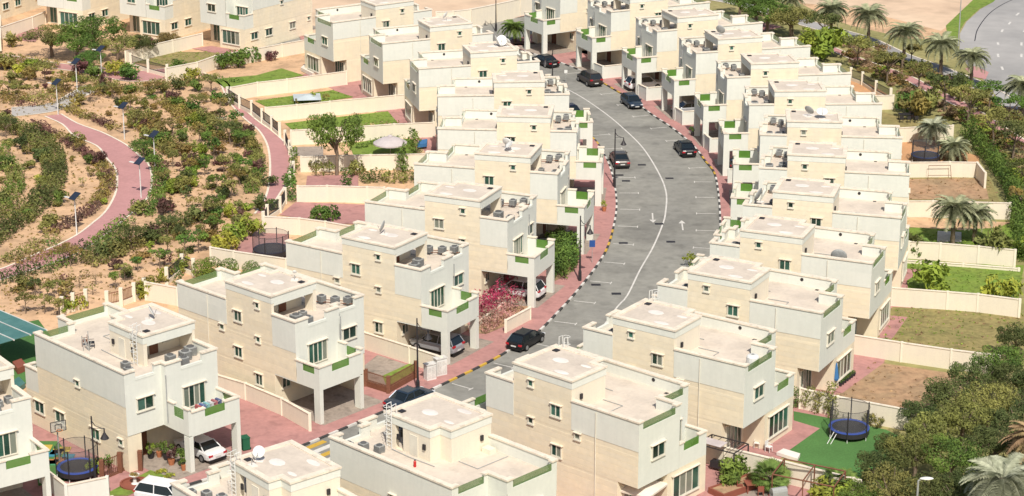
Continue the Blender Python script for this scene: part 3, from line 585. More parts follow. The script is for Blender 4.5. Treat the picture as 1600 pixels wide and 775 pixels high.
# east side: footpath, service road, highway
path([(42.73, 296.69), (46.36, 287.26), (49.21, 281.52), (51.35, 276.32), (53.10, 269.98), (55.39, 262.97), (57.35, 253.36), (58.80, 246.01), (60.48, 237.23)], [(43.56, 298.25), (47.33, 289.10), (50.06, 283.65), (52.43, 278.72), (54.15, 272.62), (56.58, 265.80), (58.67, 256.00), (60.19, 248.23), (61.81, 239.83)], name='footpath')
path([(25.48, 331.13), (33.57, 323.66), (40.70, 311.32), (46.01, 303.03), (49.60, 297.08), (52.49, 288.00), (54.90, 282.22), (57.84, 275.64), (60.06, 268.36), (62.15, 257.78), (64.14, 246.56)], [(28.65, 334.02), (34.81, 326.43), (42.06, 314.76), (47.44, 306.71), (51.04, 300.63), (53.88, 292.10), (56.53, 286.53), (59.38, 280.11), (61.72, 273.62), (63.65, 264.54), (65.83, 253.65)], name='service_road', m='bigroad')
sheet('highway', [(76.75, 341.94), (72.61, 325.96), (69.67, 320.94), (65.85, 312.17), (63.47, 304.66), (61.24, 293.61), (60.70, 285.08), (61.53, 274.29), (63.67, 263.91), (67.82, 249.35), (79.20, 237.23), (111.21, 286.17), (115.91, 357.80)], -0.006, 'bigroad')
sheet('traffic_island', [(60.07, 283.65), (61.80, 285.08), (62.77, 281.52), (61.57, 277.69), (60.18, 279.07)], 0.02, 'pinkpath')
def dash(p, q, w=.2): MB().obox(p, q, w, -0.003, 0.001).build('lane_dash', 'paint', kind='structure')
for p, q in (((67.63, 299.04), (67.39, 297.47)), ((66.18, 292.10), (65.87, 290.22)), ((69.53, 305.48), (70.06, 307.13)), ((71.61, 310.47), (72.25, 312.17)), ((74.03, 316.50), (74.79, 318.26)), ((70.93, 299.04), (70.50, 297.08)), ((69.40, 292.10), (68.99, 290.22)), ((65.14, 284.72), (64.93, 282.93)), ((72.71, 305.48), (73.26, 307.13))): dash(p, q, .3)
hk = curve([V2(p) for p in [(64.58, 299.83), (66.58, 307.54), (70.17, 317.38), (73.87, 324.58), (78.39, 331.13)]], 1)
strip(offset(hk, .07), offset(hk, -.07), 0.0, 'road_joint', 'dark')
sheet('far_sand', [(50.49, 341.94), (44.22, 332.09), (43.82, 325.04), (50.57, 321.84), (55.93, 313.89), (61.05, 306.30), (62.77, 309.63), (71.25, 329.71), (76.75, 341.94)], -0.010, 'sand2')
sheet('far_sand', [(39.99, 341.94), (41.97, 329.71), (45.97, 316.06), (48.78, 309.63), (55.66, 301.42), (60.89, 300.63), (63.14, 309.63), (57.78, 325.04), (53.52, 341.94)], -0.014, 'sand')
sheet('green_verge', [(60.98, 300.63), (62.40, 309.63), (69.80, 327.36), (73.71, 336.95), (77.19, 336.95), (72.61, 325.96), (69.48, 320.94), (65.66, 312.17), (63.19, 304.66), (62.17, 299.83)], 0.004, 'lawn')

# ---------------------------------------------------------------- garden walls and fences
NW = [0]
def garden_wall(pts, label, hgt=1.8, th=0.16, m='cream', z0=0.0, posts=6.0, ends=True):
    """masonry wall: panels between posts, with coping"""
    P = [V2(p) for p in pts]; root = empty('garden_wall', (P[0].x, P[0].y, 0), label=label, cat='wall', group='garden walls'); o = P[0]
    for a, b in zip(P, P[1:]):
        L = (b - a).length; n = max(1, round(L / posts))
        for i in range(n):
            p, q = a.lerp(b, i / n) - o, a.lerp(b, (i + 1) / n) - o
            d = (q - p).normalized() * 0.10
            MB().obox(p + d, q - d, th, z0 - .2, hgt - .06).build('wall_panel', m, root)
            MB().obox(p + d, q - d, th + .1, hgt - .06, hgt).build('wall_cap', 'coping', root)
        for i in range(n + 1):
            if i == 0 and a is not P[0]: continue
            p = a.lerp(b, i / n) - o
            MB().box(p.x - .12, p.x + .12, p.y - .12, p.y + .12, z0 - .2, hgt + .05).build('wall_post', m, root)
    return root
def rail_fence(pts, label, hgt=1.65, base=0.45, gap=0.16, bm='cream', rm='dark', posts=3.2, ph=0.12):
    """dwarf wall with posts and metal pickets; each picket panel one piece per bay with separate bars"""
    P = [V2(p) for p in pts]; o = P[0]; root = empty('railing_fence', (o.x, o.y, 0), label=label, cat='fence', group='railing fences behind the gardens')
    for a, b in zip(P, P[1:]):
        L = (b - a).length; n = max(1, round(L / posts))
        for i in range(n):
            p, q = a.lerp(b, i / n) - o, a.lerp(b, (i + 1) / n) - o; d = (q - p).normalized()
            MB().obox(p + d * .15, q - d * .15, .16, -.2, base).build('dwarf_wall', bm, root)
            k = MB(); m_ = int((q - p).length / gap)
            for j in range(1, m_): 
                c = p.lerp(q, j / m_); k.box(c.x - .018, c.x + .018, c.y - .018, c.y + .018, base, hgt - .1)
            k.obox(p, q, .05, base + .08, base + .13).obox(p, q, .05, hgt - .2, hgt - .15)
            k.build('picket_panel', rm, root, kind='stuff')
            MB().box(q.x - .17, q.x + .17, q.y - .17, q.y + .17, -.2, hgt + ph).build('wall_post', bm, root)
    q = Vector((0, 0)); MB().box(q.x - .17, q.x + .17, q.y - .17, q.y + .17, -.2, hgt + ph).build('wall_post', bm, root)
    return root
Z8 = lambda pts: pts
# right row: wall lines given along their top edge (1.8 m)
garden_wall([(14.95, 155.41), (16.31, 154.39), (19.65, 152.28), (23.29, 149.93), (25.26, 148.64), (26.89, 147.51)], 'cream garden wall between the artificial turf garden and the garden with red table')
garden_wall([(23.56, 166.41), (26.34, 164.62), (32.04, 161.60)], 'cream garden wall behind the trampoline on artificial turf')
garden_wall([(29.51, 178.87), (33.60, 176.90), (37.55, 175.18), (41.30, 173.83)], 'cream garden wall between bare soil garden and brown dry lawn')
garden_wall([(35.00, 191.15), (40.02, 189.99), (42.69, 189.35), (46.18, 187.91)], 'cream garden wall under two overhanging yellow green bushes')
garden_wall([(38.97, 204.75), (42.00, 204.23), (45.55, 203.27), (48.86, 202.16)], 'cream garden wall between the bright lawn and the lawn with two palms')
garden_wall([(37.59, 203.54), (43.90, 202.18), (49.02, 200.83)], 'low cream planter wall along the top edge of the bright lawn', hgt=.35, posts=6)
garden_wall([(40.62, 218.28), (43.82, 218.28), (51.69, 217.54)], 'cream garden wall behind two palms, below the brown dirt yard')
garden_wall([(43.06, 232.73), (48.35, 232.91), (51.33, 232.73), (51.40, 228.63)], 'cream garden wall with a metal goal frame leaning on it')
garden_wall([(44.35, 247.01), (47.51, 247.66), (51.61, 248.32)], 'cream garden wall above the orange sand yard, beside a palm')
garden_wall([(43.70, 262.15), (46.98, 262.50)], 'short cream garden wall at the end of the black railing fence')
rail_fence([(43.91, 277.00), (45.05, 274.62), (46.05, 269.98), (47.28, 266.12)], 'black metal railing fence with cream posts at upper right')
# left row gardens
garden_wall([(-24.54, 170.15), (-21.96, 168.23), (-18.63, 164.95), (-16.11, 161.73)], 'beige wall along the pink alley between second and third left row villas', hgt=1.5)
garden_wall([(-12.95, 179.96), (-8.80, 176.44), (-5.98, 173.94)], 'pale wall beside the utility boxes and the tall lamp post', hgt=1.6)
garden_wall([(-3.72, 184.02), (-0.59, 190.79)], 'low wall in front of the pink bougainvillea bed', hgt=.6)
garden_wall([(-0.57, 184.04), (1.63, 187.40)], 'short cream wall beside the white column of the carport', hgt=1.2)
garden_wall([(-34.11, 192.73), (-30.87, 191.12), (-28.03, 187.79)], 'cream garden wall behind the second left row villa, with small tree')
garden_wall([(-29.37, 202.99), (-26.98, 201.77), (-21.63, 199.46), (-20.12, 197.91)], 'cream garden wall behind three clipped round bushes')
garden_wall([(-25.25, 212.95), (-21.58, 212.37), (-18.85, 211.21), (-15.38, 209.27)], 'cream garden wall below the dark pink paved garden')
garden_wall([(-22.81, 223.67), (-19.69, 223.81), (-15.41, 223.36), (-13.56, 223.17)], 'cream garden wall above the dark pink paved garden')
garden_wall([(-23.47, 235.07), (-15.79, 235.77), (-9.51, 236.13)], 'cream garden wall below the lawn with the white parasol')
garden_wall([(-25.65, 246.13), (-18.19, 247.75), (-13.81, 248.92), (-9.18, 249.67)], 'cream garden wall below the second long lawn')
garden_wall([(-29.73, 256.54), (-26.07, 257.89), (-22.20, 259.49), (-14.40, 262.47), (-12.25, 263.26)], 'cream garden wall below the lawn with the pale pavilion')
garden_wall([(-35.12, 266.45), (-32.09, 268.98), (-28.52, 270.71), (-21.29, 274.93)], 'cream garden wall above the lawn with the pale pavilion')
garden_wall([(-44.76, 276.60), (-41.16, 279.81), (-39.26, 283.42), (-27.07, 293.80)], 'cream garden wall below the villa garden nearest the park entrance')
garden_wall([(-51.54, 285.96), (-49.71, 288.43), (-42.79, 296.88)], 'cream garden wall in dappled shade of the park trees')
garden_wall([(-71.80, 299.93), (-68.44, 307.40), (-67.31, 310.83)], 'cream garden wall rising to the upper left corner')
rail_fence([(-50.72, 285.08), (-47.86, 281.52), (-44.92, 278.72)], 'black railing fence at the corner of the upper left garden')
rail_fence([(-35.60, 266.75), (-33.61, 262.82), (-31.81, 259.99), (-30.12, 256.11), (-28.61, 252.78), (-27.36, 249.78)], 'black railing fence with cream posts along the curved pink path', posts=3.0)
rail_fence([(-26.38, 246.28), (-25.44, 241.94), (-24.58, 236.71), (-24.17, 233.17), (-24.22, 229.24)], 'cream posted fence overgrown by bushes beside the curved path')
rail_fence([(-24.10, 223.10), (-24.34, 219.92), (-25.37, 217.04), (-25.51, 214.65)], 'short black railing fence at the lower end of the curved path')
rail_fence([(-30.61, 199.57), (-31.90, 200.90), (-32.80, 196.97)], 'dark railing fence behind clipped bushes of the third left row villa')
rail_fence([(-34.44, 193.88), (-35.17, 192.46), (-36.13, 191.06), (-37.28, 190.19)], 'brown railing fence behind the second left row villa', rm='wood')
rail_fence([(-39.32, 190.71), (-40.31, 189.68), (-41.11, 188.65)], 'brown railing fence section left of the yellow bush', rm='wood')
garden_wall([(-73.20, 308.25), (-69.94, 293.57)], 'cream wall at the far left edge of the photo')
# long plain white wall and low huts at the top
garden_wall([(-10.75, 307.13), (-8.39, 307.56), (-5.95, 308.86), (-2.31, 312.36), (1.12, 315.93), (4.73, 319.58)], 'long plain beige wall above the pink pavement at the top', hgt=2.6, posts=9, th=.3)
# alley walls at bottom left and beside the carports
garden_wall([(-35.57, 151.76), (-34.64, 150.35), (-32.85, 147.89), (-30.09, 149.37)], 'white wall below the trampoline of the lower left garden', hgt=1.6, m='white')
rail_fence([(-31.03, 152.27), (-29.91, 153.68), (-29.21, 154.76), (-28.41, 154.04)], 'brown slatted fence in front of the second left row villa', rm='wood', base=.1, bm='wood', ph=.0, posts=2.5)
rail_fence([(-12.26, 171.30), (-10.29, 169.73), (-8.14, 173.18)], 'dark brown slatted fence round the small front garden', rm='wood', base=.5, bm='wood', ph=.0, gap=.1, hgt=1.5)
for n in ('R9', 'R10', 'R11', 'R12'):
    a, b, c2 = HL(n, 12.2, -2.6), HL(n, 17.0, -2.6), HL(n, 17.2, -.4)
    garden_wall([a, b, c2], 'curved white screen wall beside the carport of the ' + nth(n), hgt=1.7, m='white')
for n in ('R4', 'R5', 'R6', 'R7', 'R8'):
    garden_wall([HL(n, 12.2, -2.6), HL(n, 17.0, -2.6)], 'white screen wall beside the carport of the ' + nth(n), hgt=1.6, m='white')

# tufts, weeds and litter lying on the bare ground
def tufts(name, polys, n, size, m, seed, z=0.03, clear=None):
    rg = random.Random(seed); mb = MB(); P = [[V2(q) for q in pl] for pl in polys]
    def ins(p, poly):
        c = False
        for i in range(len(poly)):
            a, b = poly[i], poly[i - 1]
            if (a.y > p.y) != (b.y > p.y) and p.x < (b.x - a.x) * (p.y - a.y) / (b.y - a.y) + a.x: c = not c
        return c
    for pl in P:
        x0, x1 = min(q.x for q in pl), max(q.x for q in pl); y0, y1 = min(q.y for q in pl), max(q.y for q in pl); k = 0
        while k < n:
            p = Vector((rg.uniform(x0, x1), rg.uniform(y0, y1))); k += 1
            if not ins(p, pl) or (clear and any((p - q).length < 2.6 for q in clear)): continue
            for j in range(3):
                a = rg.random() * 6.28; s_ = size * rg.uniform(.4, 1.2); q = p + Vector((rg.uniform(-.15, .15), rg.uniform(-.15, .15))); b = len(mb.v)
                mb.v += [(q.x - math.cos(a) * s_, q.y - math.sin(a) * s_, z), (q.x + math.cos(a) * s_, q.y + math.sin(a) * s_, z), (q.x + rg.uniform(-.1, .1), q.y + rg.uniform(-.1, .1), z + s_ * rg.uniform(.5, 1.4))]
                mb.f.append((b, b + 1, b + 2))
    o = mb.build(name, m, kind='stuff'); return o
PARKZ = [(-68.44, 286.17), (-62.94, 284.36), (-50.77, 272.95), (-37.97, 269.01), (-31.93, 255.11), (-28.00, 239.83), (-27.36, 227.32), (-27.23, 217.04), (-30.12, 208.59), (-33.90, 199.76), (-37.02, 192.82), (-41.64, 188.99), (-46.55, 187.30)]
YARDS = ([(27.11, 169.17), (31.28, 176.76), (39.62, 173.18), (37.03, 168.19), (32.96, 166.13), (30.46, 166.81)], [(30.43, 181.41), (35.18, 190.71), (39.78, 190.02), (46.85, 188.65), (44.41, 177.67), (38.05, 177.21), (33.62, 179.53)], [(38.57, 204.78), (37.26, 194.24), (46.86, 191.41), (49.94, 202.63), (44.12, 203.21)], [(43.51, 232.67), (52.80, 233.17), (51.82, 221.50), (41.60, 221.50)],
         [(-32.19, 266.44), (-28.41, 268.68), (-22.85, 271.95), (-19.99, 268.36), (-26.25, 264.54), (-30.26, 263.28)], [(-27.38, 255.70), (-15.27, 261.43), (-13.73, 255.70), (-25.86, 251.91)], [(-51.08, 287.26), (-49.06, 293.61), (-41.08, 292.85), (-37.88, 291.72), (-44.17, 284.00), (-45.76, 284.36)], [(40.44, 214.65), (41.89, 214.65), (52.89, 215.95), (50.37, 204.58), (46.08, 205.17), (39.16, 207.17)])

CLEAR = curve([V2(p) for p in [(-56.14, 259.59), (-53.49, 257.19), (-50.80, 253.07), (-46.62, 246.56), (-43.41, 239.83), (-41.79, 233.42), (-40.88, 226.13), (-40.96, 219.70), (-42.26, 213.80), (-44.41, 207.98), (-47.10, 203.99), (-49.39, 200.14)]], 1.8) + curve([V2(p) for p in [(-35.88, 268.36), (-31.89, 258.08), (-29.64, 253.07), (-27.68, 247.39), (-26.54, 241.94), (-25.81, 234.68), (-25.61, 228.52), (-26.05, 221.50)]], 1.8) + curve([V2(p) for p in [(-61.38, 285.08), (-56.65, 282.58), (-52.42, 280.11), (-47.33, 279.76), (-43.02, 281.87), (-37.73, 276.66)]], 1.8)

# ---------------------------------------------------------------- foliage
def leaves(mb, rg, c, r, n, s, flat=0.0, shell=0.55, zmin=None):
    """n leaf quads through an ellipsoid volume (denser near its surface)"""
    for _ in range(n):
        d = Vector((rg.gauss(0, 1), rg.gauss(0, 1), rg.gauss(0, 1))).normalized()
        k = shell + (1 - shell) * rg.random() ** 0.7
        p = Vector((c[0] + d.x * r[0] * k, c[1] + d.y * r[1] * k, c[2] + d.z * r[2] * k))
        if zmin is not None and p.z < zmin: p.z = zmin + rg.random() * 0.2
        nrm = (d + Vector((rg.gauss(0, .7), rg.gauss(0, .7), rg.gauss(0.3, .7)))).normalized()
        a = nrm.orthogonal().normalized(); b = nrm.cross(a); t = rg.random() * 6.28
        u = (a * math.cos(t) + b * math.sin(t)) * s * rg.uniform(.6, 1.3); v = nrm.cross(u) * rg.uniform(.45, .9)
        i = len(mb.v); mb.v += [tuple(p - u), tuple(p + v * .6 + u * .1), tuple(p + u), tuple(p - v * .6 + u * .1)]; mb.f.append((i, i + 1, i + 2, i + 3))
def blob(mb, rg, c, R_, H_, nc, n, s, rad=(0.28, 0.5), zmin=0.05, shell=.55, top=1.0):
    """irregular crown: nc clumps scattered through a flattened dome"""
    for i in range(nc):
        a = rg.random() * 6.28; q = math.sqrt(rg.random()) * (1 - rad[0]); z = rg.uniform(-.5, .8) * (1 - q * .55) * top
        rr = rg.uniform(*rad)
        leaves(mb, rg, (c[0] + math.cos(a) * q * R_, c[1] + math.sin(a) * q * R_, c[2] + z * H_ * .62),
               (rr * R_, rr * R_, rr * H_ * .85), n // nc, s, shell=shell, zmin=zmin)
BUSH = {}
def bush_mesh(kind, k):
    """unit shrub variants: round, loose, spiky ; ~1 m radius, 1 m high centre"""
    key = (kind, k)
    if key in BUSH: return BUSH[key]
    rg = random.Random(hash(kind) % 1000 + k * 17 if False else sum(map(ord, kind)) * 31 + k); mb = MB()
    if kind == 'round': leaves(mb, rg, (0, 0, .8), (.95, .95, .85), 1000, .075, shell=.90, zmin=.04); leaves(mb, rg, (0, 0, .8), (.82, .82, .75), 260, .12, shell=.6, zmin=.04)
    elif kind == 'shrub': blob(mb, rg, (0, 0, .7), 1.0, 1.0, 9, 460, .15)
    elif kind == 'loose': blob(mb, rg, (0, 0, .85), 1.0, 1.2, 8, 230, .15, rad=(.2, .38))
    elif kind == 'low': blob(mb, rg, (0, 0, .3), 1.05, .5, 10, 330, .15, top=.7)
    elif kind == 'tall':
        for i in range(6): leaves(mb, rg, (rg.uniform(-.3, .3), rg.uniform(-.3, .3), .4 + i * .38), (.5, .5, .4), 60, .13, zmin=.05)
    for j in range(4):
        a = rg.random() * 6.28
        mb.tube([(0, 0, -.1), (math.cos(a) * .2, math.sin(a) * .2, .5)], [.05, .02], 4)
    BUSH[key] = mb; return mb
LM = {}
def lmesh(mb, key, m):
    if (key, m) not in LM: LM[(key, m)] = mb.mesh('foliage', LF[m])
    return LM[(key, m)]
NB = {}
WHERE_UP = ['in the upper left park', 'beside the curved pink path', 'on the sand of the park']
def bush(p, r, m='olive', kind='shrub', h=None, label=None, name='shrub', group=None):
    k = rnd.randrange(5); mb = bush_mesh(kind, k); h = h or r
    o = link(name, lmesh(mb, (kind, k), m), None, (p[0], p[1], -.03), rnd.random() * 6.28, scale=(r, r * rnd.uniform(.9, 1.1), h))
    o['category'] = 'shrub'; o['group'] = group or 'shrubs'
    o['label'] = label or 'shrub'
    return o
TREE = {}
def tree_mesh(style, k, m):
    key = (style, k, m)
    if key in TREE: return TREE[key]
    rg = random.Random(k * 7 + len(style) * 13); tr = MB(); lf = MB()
    if style == 'acacia':      # one stem, wide flattened crown; unit: crown radius 1, height 1.6
        H = 1.9
        tr.tube([(0, 0, -.1), (.03, .02, .55), (.0, .05, .95)], [.065, .05, .04], 6)
        for j in range(7):
            a = j * .9 + rg.random(); e = rg.uniform(.45, .8)
            tr.tube([(0, .04, .8 + j * .03), (math.cos(a) * e * .5, math.sin(a) * e * .5, 1.2), (math.cos(a) * e, math.sin(a) * e, 1.5 + rg.uniform(-.1, .15))], [.035, .022, .008], 4)
        blob(lf, rg, (0, 0, 1.5), 1.05, .62, 24, 1700, .062, rad=(.15, .30), zmin=None, top=.95, shell=.7)
    elif style == 'mass':      # dense canopy tree, rounder
        tr.tube([(0, 0, -.1), (.05, .0, .6), (.0, .05, 1.1)], [.08, .06, .05], 6)
        for j in range(8):
            a = j * .8 + rg.random(); e = rg.uniform(.4, .8)
            tr.tube([(0, .04, .6 + j * .04), (math.cos(a) * e * .5, math.sin(a) * e * .5, 1.0), (math.cos(a) * e, math.sin(a) * e, 1.25 + rg.uniform(-.3, .3))], [.04, .025, .008], 4)
        blob(lf, rg, (0, 0, 1.15), 1.12, 1.05, 40, 5000, .046, rad=(.14, .27), zmin=None, shell=.75)
    elif style == 'slim':      # sapling with thin stem
        tr.tube([(0, 0, -.1), (.02, .03, .9), (.05, .0, 1.7)], [.045, .035, .02], 5)
        for j in range(5):
            a = j * 1.3; tr.tube([(.02, .02, .8 + j * .12), (math.cos(a) * .5, math.sin(a) * .5, 1.25 + j * .12)], [.02, .008], 4)
        blob(lf, rg, (0, 0, 1.45), .85, .9, 12, 420, .11, rad=(.18, .34), zmin=None)
    elif style == 'sparse':
        tr.tube([(0, 0, -.1), (.05, .03, .6), (.0, .0, 1.5)], [.05, .035, .012], 5)
        for j in range(9):
            a = j * 2.1; e = rg.uniform(.3, .65); tr.tube([(.03, .02, .35 + j * .11), (math.cos(a) * e, math.sin(a) * e, .75 + j * .12)], [.018, .006], 4)
        blob(lf, rg, (0, 0, 1.1), .8, 1.0, 14, 190, .085, rad=(.12, .25), zmin=None)
    TREE[key] = (tr.mesh('trunk', 'bark'), lf.mesh('crown', LF[m])); return TREE[key]
NT = {}
def tree(p, r, m='olive', style='acacia', hs=1.0, label=None, name=None, group='trees'):
    k = rnd.randrange(4); t, c = tree_mesh(style, k, m)
    root = empty(name or 'tree', (p[0], p[1], -.03), rnd.random() * 6.28); root.scale = (r, r, r * hs)
    root['label'] = label or 'tree'; root['category'] = 'tree'; root['group'] = group
    link('trunk', t, root); link('crown', c, root); return root
PM = {}
def palm(p, crown, h, m='palm', n=34, L=2.6, label='', seed=1, droop=1.0, fan=False):
    """date palm: ringed trunk, arching fronds each with leaflets as its own part"""
    L = L * (1.0 if fan else 1.08); n = int(n * 1.45); key = (m, round(L, 1), fan, droop)
    if key not in PM:
        fr = []
        for k in range(3):
            rg = random.Random(k + 5); mb = MB(); N = 11
            pts = []
            for i in range(N + 1):
                t = i / N; pts.append(Vector((L * (t - .18 * t * t * droop), 0, L * (.62 * t - (.78 + .12 * k) * droop * t * t))))
            mb.tube([tuple(q) for q in pts], [.035 * (1 - .8 * i / N) for i in range(N + 1)], 3, cap=False)
            if fan:
                pts = [Vector((L * .55 * t, 0, L * .3 * t)) for t in (0, 1)]; c = pts[1]
                for j in range(15):
                    a = (j - 7) * .2; d = Vector((math.cos(a), math.sin(a), .25 - .2 * abs(a))) * L * .5; w = Vector((-math.sin(a), math.cos(a), 0)) * .05
                    i = len(mb.v); mb.v += [tuple(c - w), tuple(c + d * .5 + w * 1.2 + Vector((0, 0, .04))), tuple(c + d + Vector((0, 0, -.12))), tuple(c + d * .5 - w * 1.2)]; mb.f.append((i, i + 1, i + 2, i + 3))
            else:
                for i in range(1, N * 4 + 1):
                    t = i / (N * 4); q = pts[int(t * N * .999)].lerp(pts[min(N, int(t * N * .999) + 1)], (t * N) % 1)
                    ll = L * .24 * math.sin(math.pi * (0.12 + .84 * t)) ** .7
                    for s in (-1, 1):
                        d = Vector((.45, s * .85, -.28 + rg.uniform(-.12, .12))) * ll; w = Vector((.065, 0, 0))
                        b = len(mb.v); mb.v += [tuple(q - w), tuple(q + w), tuple(q + d + w * .2)]; mb.f.append((b, b + 1, b + 2))
            fr.append(mb.mesh('frond', LF[m]))
        PM[key] = fr
    rg = random.Random(seed); root = empty('palm_tree' if not fan else 'fan_palm', (p[0], p[1], -.03)); root['label'] = label; root['category'] = 'palm'; root['group'] = 'palms'
    t = MB(); lean = (rg.uniform(-.2, .2), rg.uniform(-.2, .2)); n_ = 9
    t.tube([(lean[0] * i / n_, lean[1] * i / n_, -.1 + (h + .1) * i / n_) for i in range(n_ + 1)], [(.24 if not i % 2 else .20) * (1.15 - .25 * i / n_) for i in range(n_ + 1)], 8)
    t.build('trunk', 'bark', root)
    t = MB(); t.ball((lean[0], lean[1], h), (.38, .38, .5), 8, 5); t.build('frond_base', 'bark', root)
    for i in range(n):
        o = link('frond', PM[key][i % 3], root, (lean[0], lean[1], h + .1)); el = (i / n) ** 1.0
        o.rotation_euler = (rg.uniform(-.2, .2), R(28 - 68 * (1 - el)) + rg.uniform(-.1, .1), i * 2.399 + rg.uniform(-.15, .15))
        sc = rg.uniform(.85, 1.08) * (.82 + .18 * (1 - abs(el - .6))); o.scale = (sc,) * 3
    return root
def hedge(pts, w, h, m, label, dens=60, s=.16, name='hedge', cat='hedge', m2=None):
    """planted row: irregular clumps of leaves along the line"""
    P = curve([V2(p) for p in pts], .8); rg = random.Random(len(label) + int(P[0].x * 7)); root = empty(name, (P[0].x, P[0].y, 0), label=label, cat=cat, group='planted hedges and rows')
    A, B = MB(), MB()
    for i, p in enumerate(P):
        q = p - P[0]
        for j in range(max(1, round(w / .9))):
            off = (j + .5) / max(1, round(w / .9)) - .5
            t = (P[min(i + 1, len(P) - 1)] - P[max(0, i - 1)]).normalized(); nn = Vector((-t.y, t.x)) * off * w
            hh = h * rg.uniform(.7, 1.2) * (1 - .35 * abs(off)); rr = rg.uniform(.45, .75)
            mb = B if m2 and (noise.noise(Vector((p.x * .25, p.y * .25, 3))) + rg.uniform(-.15, .15)) > 0.05 else A
            leaves(mb, rg, (q.x + nn.x + rg.uniform(-.2, .2), q.y + nn.y + rg.uniform(-.2, .2), hh * .5), (rr, rr, hh * .55), dens, s, zmin=.03, shell=.6)
    if A.v: A.build('leaf_mass', LF[m], root)
    if B.v: B.build('leaf_mass', LF[m2], root)
    return root

tufts('sand_weeds', [PARKZ], 2600, .15, LF['rust'], 3, 0.0, CLEAR); tufts('dry_litter', [PARKZ], 2300, .14, LF['dry'], 4, 0.0, CLEAR)
tufts('grass_tufts', YARDS[1:3] + YARDS[4:], 300, .10, LF['lime'], 5, .04); tufts('weed_tufts', YARDS[:2] + (YARDS[3],), 120, .14, LF['dry'], 6, .04)
# --- hedges and planted bands of the park
hedge([(-62.66, 256.59), (-59.52, 252.78), (-56.37, 249.35), (-53.18, 242.48), (-50.81, 234.17), (-50.09, 226.37), (-50.58, 219.47), (-51.70, 212.95), (-52.54, 208.59)], 2.9, 1.5, 'olive', 'broad olive hedge curving through the sand at the left edge', dens=70, m2='dark')
hedge([(-59.20, 241.15), (-57.14, 237.74), (-55.20, 233.42), (-53.75, 227.32), (-53.46, 222.19), (-53.80, 217.04)], 2.0, 1.5, 'olive', 'inner curved hedge at the far left of the park', dens=60, m2='green')
hedge([(-57.31, 255.41), (-54.69, 250.77), (-52.33, 247.95), (-49.31, 243.02), (-46.82, 238.52), (-44.97, 234.17), (-43.94, 228.28), (-44.04, 222.64), (-44.69, 218.81), (-45.93, 215.52), (-46.92, 212.53)], 1.6, .8, 'rust', 'mixed purple and green hedge along the left side of the curved pink path', dens=45, m2='purple')
hedge([(-46.16, 210.02), (-47.29, 207.98), (-48.61, 205.17), (-50.61, 202.82)], 1.8, 1.1, 'olive', 'low green hedge above the lower pink path', dens=45, m2='green')
hedge([(-55.01, 262.66), (-52.86, 259.59), (-50.34, 256.89), (-47.66, 253.07)], 1.5, .9, 'purple', 'purple leaved hedge along the upper right side of the curved path', dens=45, m2='rust')
hedge([(-43.63, 245.19), (-41.18, 240.88), (-39.52, 236.20), (-38.32, 229.73), (-37.90, 223.80), (-38.17, 219.03)], 1.5, 1.0, 'green', 'green hedge on the outer curve of the pink path', dens=50, m2='purple')
hedge([(-39.93, 215.95), (-40.83, 211.27), (-42.03, 207.17), (-43.28, 204.38), (-44.75, 201.66), (-46.76, 199.39), (-49.34, 197.15)], 2.2, 1.2, 'green', 'dark green hedge below the lower pink path', dens=50, m2='dark')
hedge([(-48.27, 203.60), (-46.63, 204.78), (-45.06, 206.37)], 1.4, .8, 'rust', 'small rust coloured planting between the lower paths', dens=40)
hedge([(-63.93, 265.80), (-60.33, 263.91), (-57.68, 264.54), (-55.63, 268.36), (-53.23, 272.95)], 1.2, .8, 'rust', 'low rust coloured row beside the pale path', dens=40, m2='purple')
hedge([(-65.04, 269.01), (-60.87, 266.44), (-58.17, 269.01), (-57.19, 272.28)], 2.4, 1.1, 'olive', 'olive planting above the pale path', dens=40, m2='rust')
hedge([(-52.64, 269.66), (-49.91, 270.31), (-47.28, 271.62), (-44.16, 273.62), (-41.22, 274.96)], 2.6, 1.4, 'olive', 'long olive hedge below the upper pink paving', dens=50, m2='rust')
hedge([(-67.90, 287.63), (-64.16, 286.17), (-60.60, 283.29)], 2.2, 1.2, 'olive', 'olive planting strip at upper left', dens=45, m2='rust')
hedge([(-58.37, 278.37), (-54.66, 276.32), (-51.00, 274.29)], 1.8, 1.0, 'rust', 'rust coloured planting below the upper pink paving', dens=40, m2='olive')
hedge([(-33.82, 254.82), (-31.75, 250.20), (-29.86, 244.10), (-28.64, 237.74), (-28.19, 231.68), (-28.34, 226.84)], 1.5, .9, 'green', 'green hedge along the inner side of the curved fence path', dens=50, m2='olive')
hedge([(53.71, 249.63), (53.84, 243.56), (54.04, 236.71), (54.02, 229.24), (53.42, 222.64), (52.36, 215.95), (51.26, 208.59), (50.16, 203.60)], 1.6, 2.6, 'green', 'tall clipped green hedge at the garden ends on the right', dens=120, s=.14)
hedge([(4.36, 208.79), (4.39, 203.60), (4.42, 198.64)], 1.6, 2.2, 'green', 'big green bush beside the carport next to the lamp post', dens=140, s=.15, name='hedge', cat='bush')
hedge([(5.39, 208.79), (5.81, 205.17), (5.33, 200.90)], 2.0, 2.2, 'green', 'big green bush at the pavement edge beside the lamp post', dens=140, s=.15, cat='bush')
hedge([(-2.81, 188.31), (-1.77, 190.37), (-0.83, 192.11), (0.36, 193.53)], 2.6, 2.2, 'magenta', 'magenta bougainvillea in the bed beside the carport', dens=90, s=.13, name='bougainvillea', cat='bush', m2='green')
hedge([(-2.87, 184.31), (-1.85, 185.96), (-0.93, 187.63), (0.00, 189.68)], 2.2, 1.8, 'pinkf', 'pale pink bougainvillea in the bed by the pavement', dens=100, s=.13, name='bougainvillea', cat='bush', m2='purple')
hedge([(-35.45, 276.32), (-38.51, 276.32), (-42.34, 277.00)], 1.0, .8, 'green', 'green hedge inside the upper left garden wall', dens=40)
